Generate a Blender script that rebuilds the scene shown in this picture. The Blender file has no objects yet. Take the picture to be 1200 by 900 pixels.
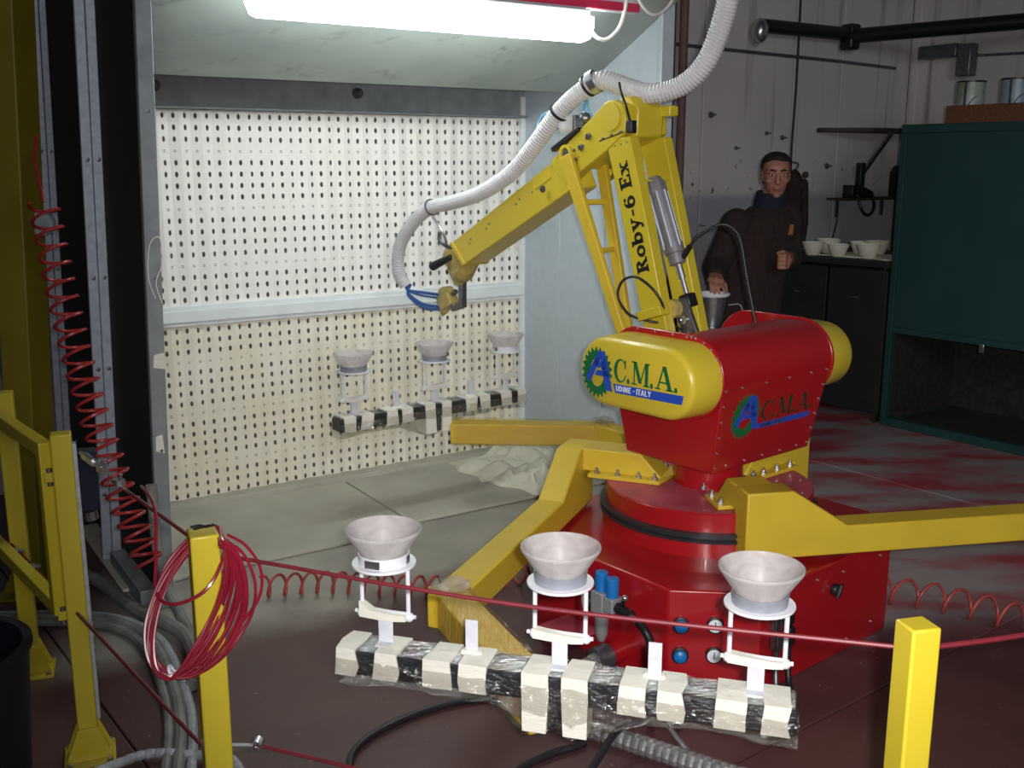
import bpy, math, random
from math import sin, cos, pi, radians as rad
from mathutils import Vector as V, Matrix
rng = random.Random(7)
SC = bpy.context.scene
COL = SC.collection

# ------------------------------------------------------------------ camera, world, lights, exposure
cd = bpy.data.cameras.new('camera'); cam = bpy.data.objects.new('camera', cd); COL.objects.link(cam)
cd.sensor_fit = 'HORIZONTAL'; cd.sensor_width = 36.0; cd.lens = 36.39; cd.clip_start = .02; cd.clip_end = 100
cam.location = (0, 0, 1.65); cam.rotation_euler = (rad(90 - 12.1), 0, 0); SC.camera = cam

wd = bpy.data.worlds.new('hall'); SC.world = wd; wd.use_nodes = True
bg = wd.node_tree.nodes['Background']; bg.inputs[0].default_value = (.75, .8, 1, 1); bg.inputs[1].default_value = .012

def area(name, loc, target, size, power, col, sy=None):
    l = bpy.data.lights.new(name, 'AREA'); l.energy = power; l.color = col; l.size = size
    if sy: l.shape = 'RECTANGLE'; l.size_y = sy
    o = bpy.data.objects.new(name, l); COL.objects.link(o); o.location = loc
    o.rotation_euler = (V(target) - V(loc)).to_track_quat('-Z', 'Y').to_euler(); return o
fl_ = bpy.data.lights.new('camera_flash', 'SPOT'); fl_.energy = 330; fl_.color = (1, .97, .94); fl_.shadow_soft_size = .02; fl_.spot_size = rad(78); fl_.spot_blend = 1
fo = bpy.data.objects.new('camera_flash', fl_); COL.objects.link(fo); fo.location = (.05, -.03, 1.69)
fo.rotation_euler = (V((.75, 4, .75)) - V(fo.location)).to_track_quat('-Z', 'Y').to_euler()
area('soft_fill', (1.9, -3.6, 3.4), (.2, 3.2, .6), 2.4, 120, (.94, .97, 1), 1.8)  # unseen soft fill added behind the camera to even out the flash falloff

SC.view_settings.view_transform = 'Standard'; SC.view_settings.look = 'None'
SC.view_settings.gamma = 1; SC.view_settings.use_curve_mapping = False; SC.view_settings.exposure = 0.0

# ------------------------------------------------------------------ materials
def nt(m): return m.node_tree.nodes, m.node_tree.links
def mat(name, col, rough=.5, metal=0, var=0, scale=8, col2=None, bump=0, bscale=60, stretch=None, coat=0, trans=0):
    m = bpy.data.materials.new(name); m.use_nodes = True; N, L = nt(m); b = N['Principled BSDF']
    b.inputs['Base Color'].default_value = (*col, 1); b.inputs['Roughness'].default_value = rough
    b.inputs['Metallic'].default_value = metal
    if coat: b.inputs['Coat Weight'].default_value = coat
    if trans: b.inputs['Transmission Weight'].default_value = trans
    tc = N.new('ShaderNodeTexCoord'); mp = N.new('ShaderNodeMapping'); L.new(tc.outputs['Object'], mp.inputs[0])
    if stretch: mp.inputs['Scale'].default_value = stretch
    if var or col2:
        n = N.new('ShaderNodeTexNoise'); n.inputs['Scale'].default_value = scale; n.inputs['Detail'].default_value = 5
        L.new(mp.outputs[0], n.inputs[0])
        mr = N.new('ShaderNodeMapRange'); mr.inputs[1].default_value = .35; mr.inputs[2].default_value = .68
        L.new(n.outputs[0], mr.inputs[0])
        mx = N.new('ShaderNodeMix'); mx.data_type = 'RGBA'; L.new(mr.outputs[0], mx.inputs[0])
        c2 = col2 or tuple(max(0, c * (1 - var)) for c in col)
        mx.inputs[6].default_value = (*col, 1); mx.inputs[7].default_value = (*c2, 1)
        L.new(mx.outputs[2], b.inputs['Base Color'])
    if bump:
        n2 = N.new('ShaderNodeTexNoise'); n2.inputs['Scale'].default_value = bscale; n2.inputs['Detail'].default_value = 3
        L.new(mp.outputs[0], n2.inputs[0])
        bp = N.new('ShaderNodeBump'); bp.inputs['Strength'].default_value = bump; bp.inputs['Distance'].default_value = .01
        L.new(n2.outputs[0], bp.inputs['Height']); L.new(bp.outputs[0], b.inputs['Normal'])
    return m
def film(name, tint, gloss=.35, bscale=30, stretch=(1, 1, 1)):
    m = bpy.data.materials.new(name); m.use_nodes = True; N, L = nt(m)
    N.remove(N['Principled BSDF']); out = N['Material Output']
    t = N.new('ShaderNodeBsdfTransparent'); t.inputs[0].default_value = (*tint, 1)
    g = N.new('ShaderNodeBsdfGlossy'); g.inputs['Roughness'].default_value = .12
    tc = N.new('ShaderNodeTexCoord'); mp = N.new('ShaderNodeMapping'); mp.inputs['Scale'].default_value = stretch
    n = N.new('ShaderNodeTexNoise'); n.inputs['Scale'].default_value = bscale; n.inputs['Detail'].default_value = 4
    L.new(tc.outputs['Object'], mp.inputs[0]); L.new(mp.outputs[0], n.inputs[0])
    bp = N.new('ShaderNodeBump'); bp.inputs['Strength'].default_value = 1; bp.inputs['Distance'].default_value = .03
    L.new(n.outputs[0], bp.inputs['Height']); L.new(bp.outputs[0], g.inputs['Normal'])
    mx = N.new('ShaderNodeMixShader'); mx.inputs[0].default_value = gloss
    L.new(t.outputs[0], mx.inputs[1]); L.new(g.outputs[0], mx.inputs[2]); L.new(mx.outputs[0], out.inputs[0])
    return m
M = {}
M['red'] = mat('red_gloss_paint', (.37, .008, .014), .28, var=.12, scale=5, coat=.3)
M['redtop'] = mat('dusty_red_paint', (.50, .075, .11), .5, var=.3, scale=9)
M['yellow'] = mat('yellow_gloss_paint', (.64, .48, .038), .32, var=.06, scale=4, coat=.2)
M['armyellow'] = mat('dusted_yellow_paint', (.66, .46, .035), .42, var=.1, scale=6)
M['postyellow'] = mat('post_yellow_paint', (.58, .45, .028), .35, var=.06, scale=6, coat=.2)
M['dullyellow'] = mat('dull_yellow_paint', (.24, .185, .010), .5, var=.2, scale=6)  # darker, duller yellow than the posts, used on the tall column
M['wrist'] = mat('tan_film_over_yellow', (.5, .38, .12), .35, var=.3, scale=30, bump=.5, bscale=60)
M['green'] = mat('logo_green', (.005, .13, .04), .5)
M['blue'] = mat('logo_blue', (.02, .07, .45), .5)
M['letterwhite'] = mat('letter_white', (.75, .78, .85), .5)
M['black'] = mat('black_plastic', (.012, .012, .014), .4, var=.2)
M['cable'] = mat('black_rubber_cable', (.015, .015, .017), .45, var=.2)
M['rubber'] = mat('seal_rubber', (.03, .03, .035), .35, var=.3, scale=20)
M['steel'] = mat('bright_steel', (.55, .56, .6), .28, .9, var=.2, scale=30)
M['darksteel'] = mat('dull_steel', (.22, .22, .24), .4, .8, var=.3, scale=30)
M['cyl'] = mat('cylinder_grey', (.26, .25, .28), .35, .25, var=.2, scale=20)
M['galv'] = mat('galvanised_sheet', (.53, .60, .67), .45, .2, var=.06, scale=16, bump=.05, bscale=30)
M['galvdark'] = mat('galvanised_fascia', (.33, .36, .38), .5, .3, var=.25, scale=10)
M['hood'] = mat('sprayed_hood_sheet', (.40, .44, .42), .6, .1, col2=(.31, .345, .335), scale=3.5)
M['flange'] = mat('galvanised_flange', (.62, .66, .76), .32, .35, var=.2, scale=40)  # paler base colour stands in for the flash glint on the flanges
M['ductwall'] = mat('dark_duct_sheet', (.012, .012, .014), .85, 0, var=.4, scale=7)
M['filter'] = mat('overspray_filter_card', (.88, .86, .85), .8, col2=(.87, .84, .78), scale=2.2)
M['filterlow'] = mat('creamy_filter_card', (.84, .80, .70), .8, col2=(.80, .72, .56), scale=3)
M['rail'] = mat('white_rail', (.78, .82, .84), .5, var=.08)
M['plenum'] = mat('plenum_dark', (.30, .28, .28), .9)
M['sheet'] = mat('dusty_hardboard', (.52, .50, .42), .85, col2=(.40, .38, .32), scale=2.4, bump=.05)
M['cream'] = mat('cream_masking_tape', (.86, .84, .74), .6, col2=(.80, .78, .70), scale=14, bump=.25, bscale=45, stretch=(1, 1, 3))
M['wrap'] = mat('black_film_wrap', (.018, .018, .02), .14, .0, col2=(.04, .04, .045), scale=30, bump=1, bscale=26, stretch=(.8, 7, 5))
M['white'] = mat('white_enamel', (.80, .80, .86), .4, var=.05)
M['lav'] = mat('white_bracket_paint', (.72, .72, .80), .45, var=.15, scale=40)
M['duct'] = mat('grey_tape_band', (.34, .36, .42), .4, .2, var=.2, scale=30)
M['hose'] = mat('pale_corrugated_hose', (.60, .58, .60), .45, var=.1, scale=12)
M['conduit'] = mat('metal_conduit', (.34, .34, .34), .42, .6, var=.3, scale=40, bump=.2)
M['greyhose'] = mat('grey_floor_hose', (.27, .27, .26), .5, col2=(.16, .16, .16), scale=14)
M['braid'] = mat('pale_flexible_hose', (.45, .47, .50), .45, col2=(.3, .31, .34), scale=30)
M['redcord'] = mat('red_plastic_cord', (.27, .012, .03), .3, var=.15, scale=20, coat=.3)
M['redhose'] = mat('red_coil_hose', (.42, .03, .03), .4, var=.25, scale=8)
M['coral'] = mat('dusty_red_coil_hose', (.46, .07, .06), .5, var=.3, scale=12)
M['bluehose'] = mat('blue_air_hose', (.05, .12, .36), .35, var=.2)
M['cyan'] = mat('cyan_air_tube', (.18, .45, .75), .3, var=.1)
M['bluecap'] = mat('blue_knob', (.012, .17, .50), .35)
M['dgreen'] = mat('dark_green_enamel', (.003, .042, .037), .75, col2=(.008, .045, .048), scale=4)
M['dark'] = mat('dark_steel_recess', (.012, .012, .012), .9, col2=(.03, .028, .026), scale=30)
M['bench'] = mat('blackened_bench', (.012, .012, .013), .7, var=.4)
M['plank'] = mat('reddish_brown_plank', (.17, .06, .025), .7, var=.4, scale=10, stretch=(1, 8, 8))
M['shelf'] = mat('dark_shelf_board', (.05, .03, .028), .7, var=.3)
M['cord_white'] = mat('white_cable', (.78, .76, .72), .45)
M['label'] = mat('can_label', (.42, .46, .44), .4, col2=(.15, .22, .12), scale=9)
M['bluelabel'] = mat('blue_grey_can_label', (.28, .36, .42), .35, col2=(.2, .27, .32), scale=8)
M['cloth'] = mat('dusty_white_cloth', (.74, .72, .60), .9, var=.12, scale=8, bump=.3, bscale=30)
M['stripe'] = mat('red_tape_strip', (.62, .03, .09), .5, var=.1, scale=20)
M['beam'] = mat('pale_beam', (.60, .57, .62), .5, var=.08)
M['jacket'] = mat('brown_fleece', (.034, .018, .017), .95, var=.4, scale=40, bump=.6, bscale=160)
M['collar'] = mat('navy_collar', (.01, .011, .035), .9, var=.3)
M['trouser'] = mat('dark_trousers', (.02, .017, .02), .9, var=.3)
M['skin'] = mat('skin', (.38, .17, .12), .55, col2=(.33, .13, .09), scale=20)
M['hair'] = mat('dark_hair', (.012, .009, .008), .6, var=.4, scale=80, bump=.6, bscale=200)
M['logodark'] = mat('dark_print', (.03, .035, .012), .5)
M['pipered'] = mat('dull_red_pipe', (.20, .11, .10), .7, var=.3)
M['castgrey'] = mat('cast_grey_metal', (.33, .33, .35), .4, .2, var=.2)
M['lip'] = mat('lips', (.26, .08, .07), .5)
M['eyew'] = mat('eye_white', (.5, .46, .42), .3)
M['logo'] = mat('chest_badge', (.35, .13, .04), .7)
M['shoe'] = mat('black_shoes', (.012, .012, .012), .5)
M['amber'] = mat('gold_wrapped_arm', (.66, .45, .045), .3, col2=(.74, .54, .12), scale=30, bump=.7, bscale=22, stretch=(6, 1, 1))
M['clear'] = film('clear_film', (.93, .92, .9), .22, 26, (1, 5, 1))
M['topfilm'] = film('crinkled_film', (.9, .9, .9), .55, 16, (.6, 9, 1))
M['sleeve'] = film('film_sleeve_clear', (.98, .94, .80), .08, 24, (1, 4, 3))
M['rope'] = mat('dark_red_rope', (.17, .014, .024), .5, var=.2, scale=30)
M['bin'] = mat('navy_rubber', (.008, .01, .02), .6, var=.4)

# frosted glass
m = bpy.data.materials.new('frosted_glass'); m.use_nodes = True; N, L = nt(m); b = N['Principled BSDF']; out = N['Material Output']
b.inputs['Base Color'].default_value = (.86, .83, .84, 1); b.inputs['Roughness'].default_value = .3
tl = N.new('ShaderNodeBsdfTranslucent'); tl.inputs[0].default_value = (.92, .90, .90, 1)
tp = N.new('ShaderNodeBsdfTransparent'); tp.inputs[0].default_value = (.9, .86, .86, 1)
nz = N.new('ShaderNodeTexNoise'); nz.inputs['Scale'].default_value = 14; nz.inputs['Distortion'].default_value = 1.5
tc = N.new('ShaderNodeTexCoord'); L.new(tc.outputs['Object'], nz.inputs[0])
mr = N.new('ShaderNodeMapRange'); mr.inputs[1].default_value = .3; mr.inputs[2].default_value = .7; mr.inputs[3].default_value = .28; mr.inputs[4].default_value = .50
L.new(nz.outputs[0], mr.inputs[0])
m1 = N.new('ShaderNodeMixShader'); m1.inputs[0].default_value = .5; L.new(b.outputs[0], m1.inputs[1]); L.new(tl.outputs[0], m1.inputs[2])
m2 = N.new('ShaderNodeMixShader'); L.new(mr.outputs[0], m2.inputs[0]); L.new(m1.outputs[0], m2.inputs[1]); L.new(tp.outputs[0], m2.inputs[2])
L.new(m2.outputs[0], out.inputs[0]); M['glass'] = m
# lamp tube
m = bpy.data.materials.new('lit_diffuser'); m.use_nodes = True; N, L = nt(m); b = N['Principled BSDF']
b.inputs['Base Color'].default_value = (.9, .9, .9, 1)
b.inputs['Emission Color'].default_value = (.90, 1.0, .95, 1); b.inputs['Emission Strength'].default_value = 21; M['lamp'] = m

def pos_nodes(N, L):
    g = N.new('ShaderNodeNewGeometry'); return g.outputs['Position']
def dotmask(N, L, pos, d, a, b_, noise=0, nscale=3):
    dt = N.new('ShaderNodeVectorMath'); dt.operation = 'DOT_PRODUCT'; dt.inputs[1].default_value = d; L.new(pos, dt.inputs[0])
    val = dt.outputs['Value']
    if noise:
        n = N.new('ShaderNodeTexNoise'); n.inputs['Scale'].default_value = nscale; n.inputs['Detail'].default_value = 6; L.new(pos, n.inputs[0])
        ma = N.new('ShaderNodeMath'); ma.operation = 'MULTIPLY_ADD'; ma.inputs[1].default_value = noise; L.new(n.outputs[0], ma.inputs[0]); L.new(val, ma.inputs[2]); val = ma.outputs[0]
    mr = N.new('ShaderNodeMapRange'); mr.interpolation_type = 'SMOOTHSTEP'; mr.inputs[1].default_value = a; mr.inputs[2].default_value = b_; L.new(val, mr.inputs[0]); return mr.outputs[0]
def mul(N, L, a, b_):
    x = N.new('ShaderNodeMath'); x.operation = 'MULTIPLY'; L.new(a, x.inputs[0])
    if isinstance(b_, float): x.inputs[1].default_value = b_
    else: L.new(b_, x.inputs[1])
    return x.outputs[0]
def mixc(N, L, f, a, b_):
    mx = N.new('ShaderNodeMix'); mx.data_type = 'RGBA'; L.new(f, mx.inputs[0])
    for i, c in ((6, a), (7, b_)):
        if isinstance(c, tuple): mx.inputs[i].default_value = (*c, 1)
        else: L.new(c, mx.inputs[i])
    return mx.outputs[2]
def noise(N, L, pos, s, lo, hi, stretch=None, detail=6):
    src = pos
    if stretch:
        mp = N.new('ShaderNodeMapping'); mp.inputs['Scale'].default_value = stretch; mp.inputs['Rotation'].default_value = (0, 0, rad(-35)); L.new(pos, mp.inputs[0]); src = mp.outputs[0]
    n = N.new('ShaderNodeTexNoise'); n.inputs['Scale'].default_value = s; n.inputs['Detail'].default_value = detail; L.new(src, n.inputs[0])
    mr = N.new('ShaderNodeMapRange'); mr.inputs[1].default_value = lo; mr.inputs[2].default_value = hi; L.new(n.outputs[0], mr.inputs[0]); return mr.outputs[0]
# floor: oxide red paint, grey overspray dust before the booth, red overspray on grey to the right, specks
m = bpy.data.materials.new('oxide_red_floor'); m.use_nodes = True; N, L = nt(m); b = N['Principled BSDF']; P = pos_nodes(N, L)
base = mixc(N, L, noise(N, L, P, 5, .3, .7), (.100, .040, .042), (.075, .030, .034))
base = mixc(N, L, mul(N, L, noise(N, L, P, 1.3, .45, .75), .35), base, (.16, .08, .075))
dust = mul(N, L, dotmask(N, L, P, (-.548, .837, 0), 3.56, 3.92, .6, 2.2), mul(N, L, dotmask(N, L, P, (-1, 0, 0), -1.1, -.7), dotmask(N, L, P, (1, 0, 0), -1.55, -1.15, .3, 2)))
base = mixc(N, L, dust, base, mixc(N, L, noise(N, L, P, 4, .3, .7), (.42, .40, .34), (.30, .28, .25)))
over = mul(N, L, dotmask(N, L, P, (1, 0, 0), 1.0, 1.5, .3, 2), dotmask(N, L, P, (-.25, 1, 0), 3.1, 3.75, .5, 2))
streak = mixc(N, L, noise(N, L, P, 1.5, .40, .62, (1.2, 3.2, 1)), (.36, .30, .30), (.40, .06, .08))
base = mixc(N, L, over, base, streak)
sp = noise(N, L, P, 55, .70, .74, None, 2); spm = mul(N, L, sp, noise(N, L, P, 2.2, .45, .6))
base = mixc(N, L, mul(N, L, spm, .6), base, (.5, .48, .42))
L.new(base, b.inputs['Base Color']); b.inputs['Roughness'].default_value = .42; M['floor'] = m
# stained concrete wall
m = bpy.data.materials.new('stained_concrete'); m.use_nodes = True; N, L = nt(m); b = N['Principled BSDF']; P = pos_nodes(N, L)
base = mixc(N, L, noise(N, L, P, 1.2, .3, .75), (.64, .60, .60), (.53, .49, .49))
st = mul(N, L, noise(N, L, P, 1.3, .56, .72, (6, 6, .35)), dotmask(N, L, P, (0, 0, 1), 1.35, 1.9))
base = mixc(N, L, mul(N, L, st, .7), base, (.16, .13, .12))
sp = mul(N, L, noise(N, L, P, 16, .63, .70), mul(N, L, dotmask(N, L, P, (0, 0, 1), 1.30, 1.42), dotmask(N, L, P, (0, 0, -1), -1.75, -1.55)))
base = mixc(N, L, sp, base, (.09, .07, .065))
base = mixc(N, L, dotmask(N, L, P, (0, 0, -1), -1.42, -1.34, .06, 5), base, mixc(N, L, noise(N, L, P, 4, .3, .7), (.42, .41, .45), (.34, .33, .38)))
L.new(base, b.inputs['Base Color']); b.inputs['Roughness'].default_value = .85; M['wall'] = m
# hood sheet with dark rub marks
m = M['hood']; N, L = nt(m); b = N['Principled BSDF']; P = pos_nodes(N, L); src = b.inputs['Base Color'].links[0].from_socket
rub = mul(N, L, noise(N, L, P, 2.6, .56, .70, (1, 3, 3)), noise(N, L, P, 22, .42, .62))
L.new(mixc(N, L, mul(N, L, rub, .7), src, (.12, .13, .13)), b.inputs['Base Color'])

# ------------------------------------------------------------------ mesh helpers
ORG = {}
def tag(o, label=None, cat=None, group=None, kind=None):
    if label: o['label'] = label
    if cat: o['category'] = cat
    if group: o['group'] = group
    if kind: o['kind'] = kind
    return o
def empty(name, loc, label=None, cat=None, group=None, kind=None):
    o = bpy.data.objects.new(name, None); COL.objects.link(o); o.location = loc; o.empty_display_size = .1
    ORG[o] = V(loc); return tag(o, label, cat, group, kind)
def part_empty(name, parent, label=None):
    o = bpy.data.objects.new(name, None); COL.objects.link(o); o.parent = parent; ORG[o] = ORG[parent].copy()
    if label: o['label'] = label
    return o
def smooth_path(pts, n=8, closed=False):
    pts = [V(p) for p in pts]; out = []; k = len(pts)
    rngk = range(k if closed else k - 1)
    for i in rngk:
        if closed: p0, p1, p2, p3 = pts[(i - 1) % k], pts[i], pts[(i + 1) % k], pts[(i + 2) % k]
        else: p0, p1, p2, p3 = pts[max(i - 1, 0)], pts[i], pts[i + 1], pts[min(i + 2, k - 1)]
        for j in range(n):
            t = j / n
            out.append(.5 * ((2 * p1) + (p2 - p0) * t + (2 * p0 - 5 * p1 + 4 * p2 - p3) * t * t + (3 * p1 - p0 - 3 * p2 + p3) * t ** 3))
    if not closed: out.append(pts[-1])
    return out
def resample(path, step):
    out = [path[0].copy()]; acc = 0
    for a, b_ in zip(path, path[1:]):
        d = (b_ - a).length
        if d < 1e-9: continue
        t = step - acc
        while t <= d: out.append(a.lerp(b_, t / d)); t += step
        acc = d - (t - step)
    return out
class MB:
    def __init__(s): s.v = []; s.f = []
    def add(s, vs, fs):
        o = len(s.v); s.v += [V(p) for p in vs]; s.f += [[i + o for i in f] for f in fs]; return s
    def hexa(s, p):   # 4 bottom ccw, 4 top
        return s.add(p, [(3, 2, 1, 0), (4, 5, 6, 7), (0, 1, 5, 4), (1, 2, 6, 5), (2, 3, 7, 6), (3, 0, 4, 7)])
    def box(s, c, size, ax=None):
        c = V(c); ex, ey, ez = [V(a) for a in (ax or ((1, 0, 0), (0, 1, 0), (0, 0, 1)))]
        x, y, z = [k / 2 for k in size]
        P = [c + ex * (sx * x) + ey * (sy * y) + ez * (sz * z) for sz in (-1, 1) for sx, sy in ((-1, -1), (1, -1), (1, 1), (-1, 1))]
        return s.hexa(P)
    def prism(s, base, off):
        base = [V(p) for p in base]; off = V(off); n = len(base)
        return s.add(base + [p + off for p in base], [list(range(n))[::-1], list(range(n, 2 * n))] + [(i, (i + 1) % n, n + (i + 1) % n, n + i) for i in range(n)])
    def loft(s, rings, caps=True, closed=False):
        n = len(rings[0]); vs = [p for r in rings for p in r]; fs = []
        k = len(rings)
        for i in range(k if closed else k - 1):
            a, b_ = i * n, ((i + 1) % k) * n
            fs += [(a + j, a + (j + 1) % n, b_ + (j + 1) % n, b_ + j) for j in range(n)]
        if caps and not closed: fs += [list(range(n))[::-1], list(range((k - 1) * n, k * n))]
        return s.add(vs, fs)
    def tube(s, path, r, seg=8, closed=False, caps=True):
        path = [V(p) for p in path]; k = len(path); rings = []; up = None
        for i, p in enumerate(path):
            if closed: t = path[(i + 1) % k] - path[i - 1]
            else: t = path[min(i + 1, k - 1)] - path[max(i - 1, 0)]
            t.normalize()
            if up is None:
                up = V((0, 0, 1)) if abs(t.z) < .9 else V((1, 0, 0))
            up = (up - t * up.dot(t)).normalized(); w = t.cross(up)
            rr = r(i) if callable(r) else r
            rings.append([p + (up * cos(2 * pi * j / seg) + w * sin(2 * pi * j / seg)) * rr for j in range(seg)])
        return s.loft(rings, caps, closed)
    def lathe(s, prof, o=(0, 0, 0), axis=(0, 0, 1), seg=24, closed_profile=False):
        o = V(o); z = V(axis).normalized(); x = z.orthogonal().normalized(); y = z.cross(x)
        rings = [[o + z * h + (x * cos(2 * pi * j / seg) + y * sin(2 * pi * j / seg)) * max(r, 1e-5) for j in range(seg)] for r, h in prof]
        return s.loft(rings, not closed_profile, closed_profile)
    def ball(s, c, r, seg=12, rings=8, ax=None):
        c = V(c); rx, ry, rz = r if isinstance(r, tuple) else (r, r, r)
        ex, ey, ez = [V(a) for a in (ax or ((1, 0, 0), (0, 1, 0), (0, 0, 1)))]
        R = []
        for i in range(rings + 1):
            ph = -pi / 2 + pi * i / rings; cr = max(cos(ph), 1e-3)
            R.append([c + ex * (rx * cr * cos(2 * pi * j / seg)) + ey * (ry * cr * sin(2 * pi * j / seg)) + ez * (rz * sin(ph)) for j in range(seg)])
        return s.loft(R)
    def cap(s, a, ra, b_, rb, seg=12):   # tapered capsule
        a, b_ = V(a), V(b_); s.tube([a, a.lerp(b_, .5), b_], lambda i: ra + (rb - ra) * i / 2, seg); s.ball(a, ra, seg, 8); s.ball(b_, rb, seg, 8); return s
    def build(s, name, m, parent=None, bevel=0, smooth=35, origin=None, seg=2):
        if parent is not None: org = ORG[parent]
        elif origin is not None: org = V(origin)
        else:
            xs, ys, zs = zip(*s.v); org = V(((min(xs) + max(xs)) / 2, (min(ys) + max(ys)) / 2, min(zs)))
        me = bpy.data.meshes.new(name); me.from_pydata([p - org for p in s.v], [], s.f); me.validate(); 
        import bmesh
        bm = bmesh.new(); bm.from_mesh(me); bmesh.ops.recalc_face_normals(bm, faces=bm.faces); bm.to_mesh(me); bm.free()
        o = bpy.data.objects.new(name, me); COL.objects.link(o); ORG[o] = org.copy()
        if parent is not None: o.parent = parent
        else: o.location = org
        me.materials.append(M[m] if isinstance(m, str) else m)
        if smooth:
            me.polygons.foreach_set('use_smooth', [True] * len(me.polygons)); me.set_sharp_from_angle(angle=rad(smooth))
        if bevel:
            bv = o.modifiers.new('bevel', 'BEVEL'); bv.width = bevel; bv.segments = seg; bv.limit_method = 'ANGLE'; bv.angle_limit = rad(40)
            bv.harden_normals = False
        return o
def dup(o, loc=None, rotz=None, parent=None, label=None):
    c = o.copy(); COL.objects.link(c)
    if parent is not None: c.parent = parent
    for ch in o.children: dup(ch, parent=c)
    if loc is not None: c.location = loc
    if rotz is not None: c.rotation_euler = (0, 0, rotz)
    if label: c['label'] = label
    return c
def coil(a, b_, R, turns, n=14):       # helix along a->b
    a, b_ = V(a), V(b_); t = (b_ - a).normalized(); x = t.orthogonal().normalized(); y = t.cross(x); k = int(turns * n)
    return [a.lerp(b_, i / k) + (x * cos(2 * pi * i / n) + y * sin(2 * pi * i / n)) * R for i in range(k + 1)]

# ------------------------------------------------------------------ lettering (drawn glyphs)
def ell(cx, cy, rx, ry, a0=0, a1=360, n=20): return [(cx + rx * cos(rad(a0 + (a1 - a0) * i / n)), cy + ry * sin(rad(a0 + (a1 - a0) * i / n))) for i in range(n + 1)]
def rect(x0, y0, x1, y1): return [(x0, y0), (x1, y0), (x1, y1), (x0, y1)]
def stroke(x0, y0, x1, y1, w): return [(x0 - w / 2, y0), (x0 + w / 2, y0), (x1 + w / 2, y1), (x1 - w / 2, y1)]
def ring(cx, cy, rx, ry, ix, iy, a0=0, a1=360, dx=0):
    n = 24; o = ell(cx, cy, rx, ry, a0, a1, n); i = ell(cx + dx, cy, ix, iy, a0, a1, n)
    return [[o[k], o[k + 1], i[k + 1], i[k]] for k in range(n)]
dot = [ell(.1, .09, .085, .085, 0, 340, 11)]
SERIF = {
 'C': (.86, ring(.44, .5, .42, .52, .27, .45, 42, 318, .05) + [rect(.72, .62, .80, .99), stroke(.74, .17, .80, .34, .06)]),
 'M': (1.12, [stroke(.17, 0, .17, 1, .07), stroke(.92, 0, .92, 1, .19), stroke(.2, 1, .54, .1, .2), stroke(.54, .1, .86, 1, .07), rect(0, 0, .34, .06), rect(.74, 0, 1.1, .06), rect(0, .94, .3, 1), rect(.82, .94, 1.1, 1)]),
 'A': (1.0, [stroke(.14, 0, .45, 1, .08), stroke(.47, 1, .8, 0, .2), rect(.24, .28, .66, .35), rect(0, 0, .3, .06), rect(.58, 0, 1.0, .06)]),
 '.': (.26, dot)}
SLAB = {
 'R': (1.04, [rect(.1, 0, .38, 1), rect(0, 0, .5, .13), rect(0, .87, .45, 1)] + ring(.4, .74, .44, .26, .18, .11, -90, 90) + [stroke(.5, .5, .82, .06, .28), rect(.66, 0, 1.02, .13)]),
 'o': (.84, ring(.4, .34, .4, .36, .15, .2)),
 'b': (.9, [rect(.06, 0, .32, 1), rect(-.04, .87, .2, 1)] + ring(.46, .34, .38, .36, .13, .2)),
 'y': (.94, [stroke(.18, .66, .46, .04, .26), stroke(.74, .66, .34, -.26, .15), rect(0, .58, .42, .7), rect(.55, .58, .92, .7), ell(.26, -.22, .13, .1)]),
 '-': (.64, [rect(.1, .3, .52, .45)]),
 '6': (.9, ring(.42, .33, .4, .34, .14, .18) + ring(.5, .5, .48, .5, .22, .4, 100, 200) + [ell(.62, .86, .14, .1)]),
 'E': (.92, [rect(.1, 0, .38, 1), rect(0, .86, .84, 1), rect(.3, .44, .62, .57), rect(0, 0, .88, .14), rect(.7, .68, .84, 1), rect(.74, 0, .88, .32), rect(.54, .36, .64, .66)]),
 'x': (.88, [stroke(.2, .66, .66, .02, .27), stroke(.68, .66, .16, .02, .14), rect(0, .57, .4, .69), rect(.5, .57, .86, .69), rect(0, 0, .34, .11), rect(.46, 0, .86, .11)]),
 ' ': (.42, [])}
SANS = {
 'U': (.8, [rect(.05, .25, .22, 1), rect(.52, .25, .69, 1)] + ring(.37, .32, .32, .32, .15, .16, 180, 360)),
 'D': (.82, [rect(.05, 0, .23, 1)] + ring(.2, .5, .5, .5, .32, .34, -90, 90)),
 'I': (.32, [rect(.06, 0, .24, 1)]),
 'N': (.84, [rect(.05, 0, .22, 1), rect(.56, 0, .73, 1), stroke(.16, 1, .62, 0, .2)]),
 'E': (.7, [rect(.05, 0, .23, 1), rect(.05, .84, .62, 1), rect(.05, .42, .56, .58), rect(.05, 0, .62, .16)]),
 '-': (.7, [rect(.2, .4, .5, .58)]), ' ': (.2, []),
 'T': (.7, [rect(.24, 0, .42, 1), rect(.02, .84, .64, 1)]),
 'A': (.82, [stroke(.12, 0, .36, 1, .18), stroke(.4, 1, .66, 0, .18), rect(.2, .24, .58, .38)]),
 'L': (.64, [rect(.05, 0, .23, 1), rect(.05, 0, .58, .16)]),
 'Y': (.76, [rect(.28, 0, .46, .5), stroke(.1, 1, .37, .42, .19), stroke(.64, 1, .37, .42, .19)])}
def write(mb, text, font, o, ex, ey, n, hx, hy, th=.0008):
    """lettering: o = baseline start, hx/hy = width and height scales"""
    o, ex, ey, n = V(o), V(ex), V(ey), V(n); x = 0
    for ch in text:
        w, polys = font[ch]
        for pl in polys: mb.prism([o + ex * ((x + px) * hx) + ey * (py * hy) for px, py in pl], n * th)
        x += w
    return x * hx
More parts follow.
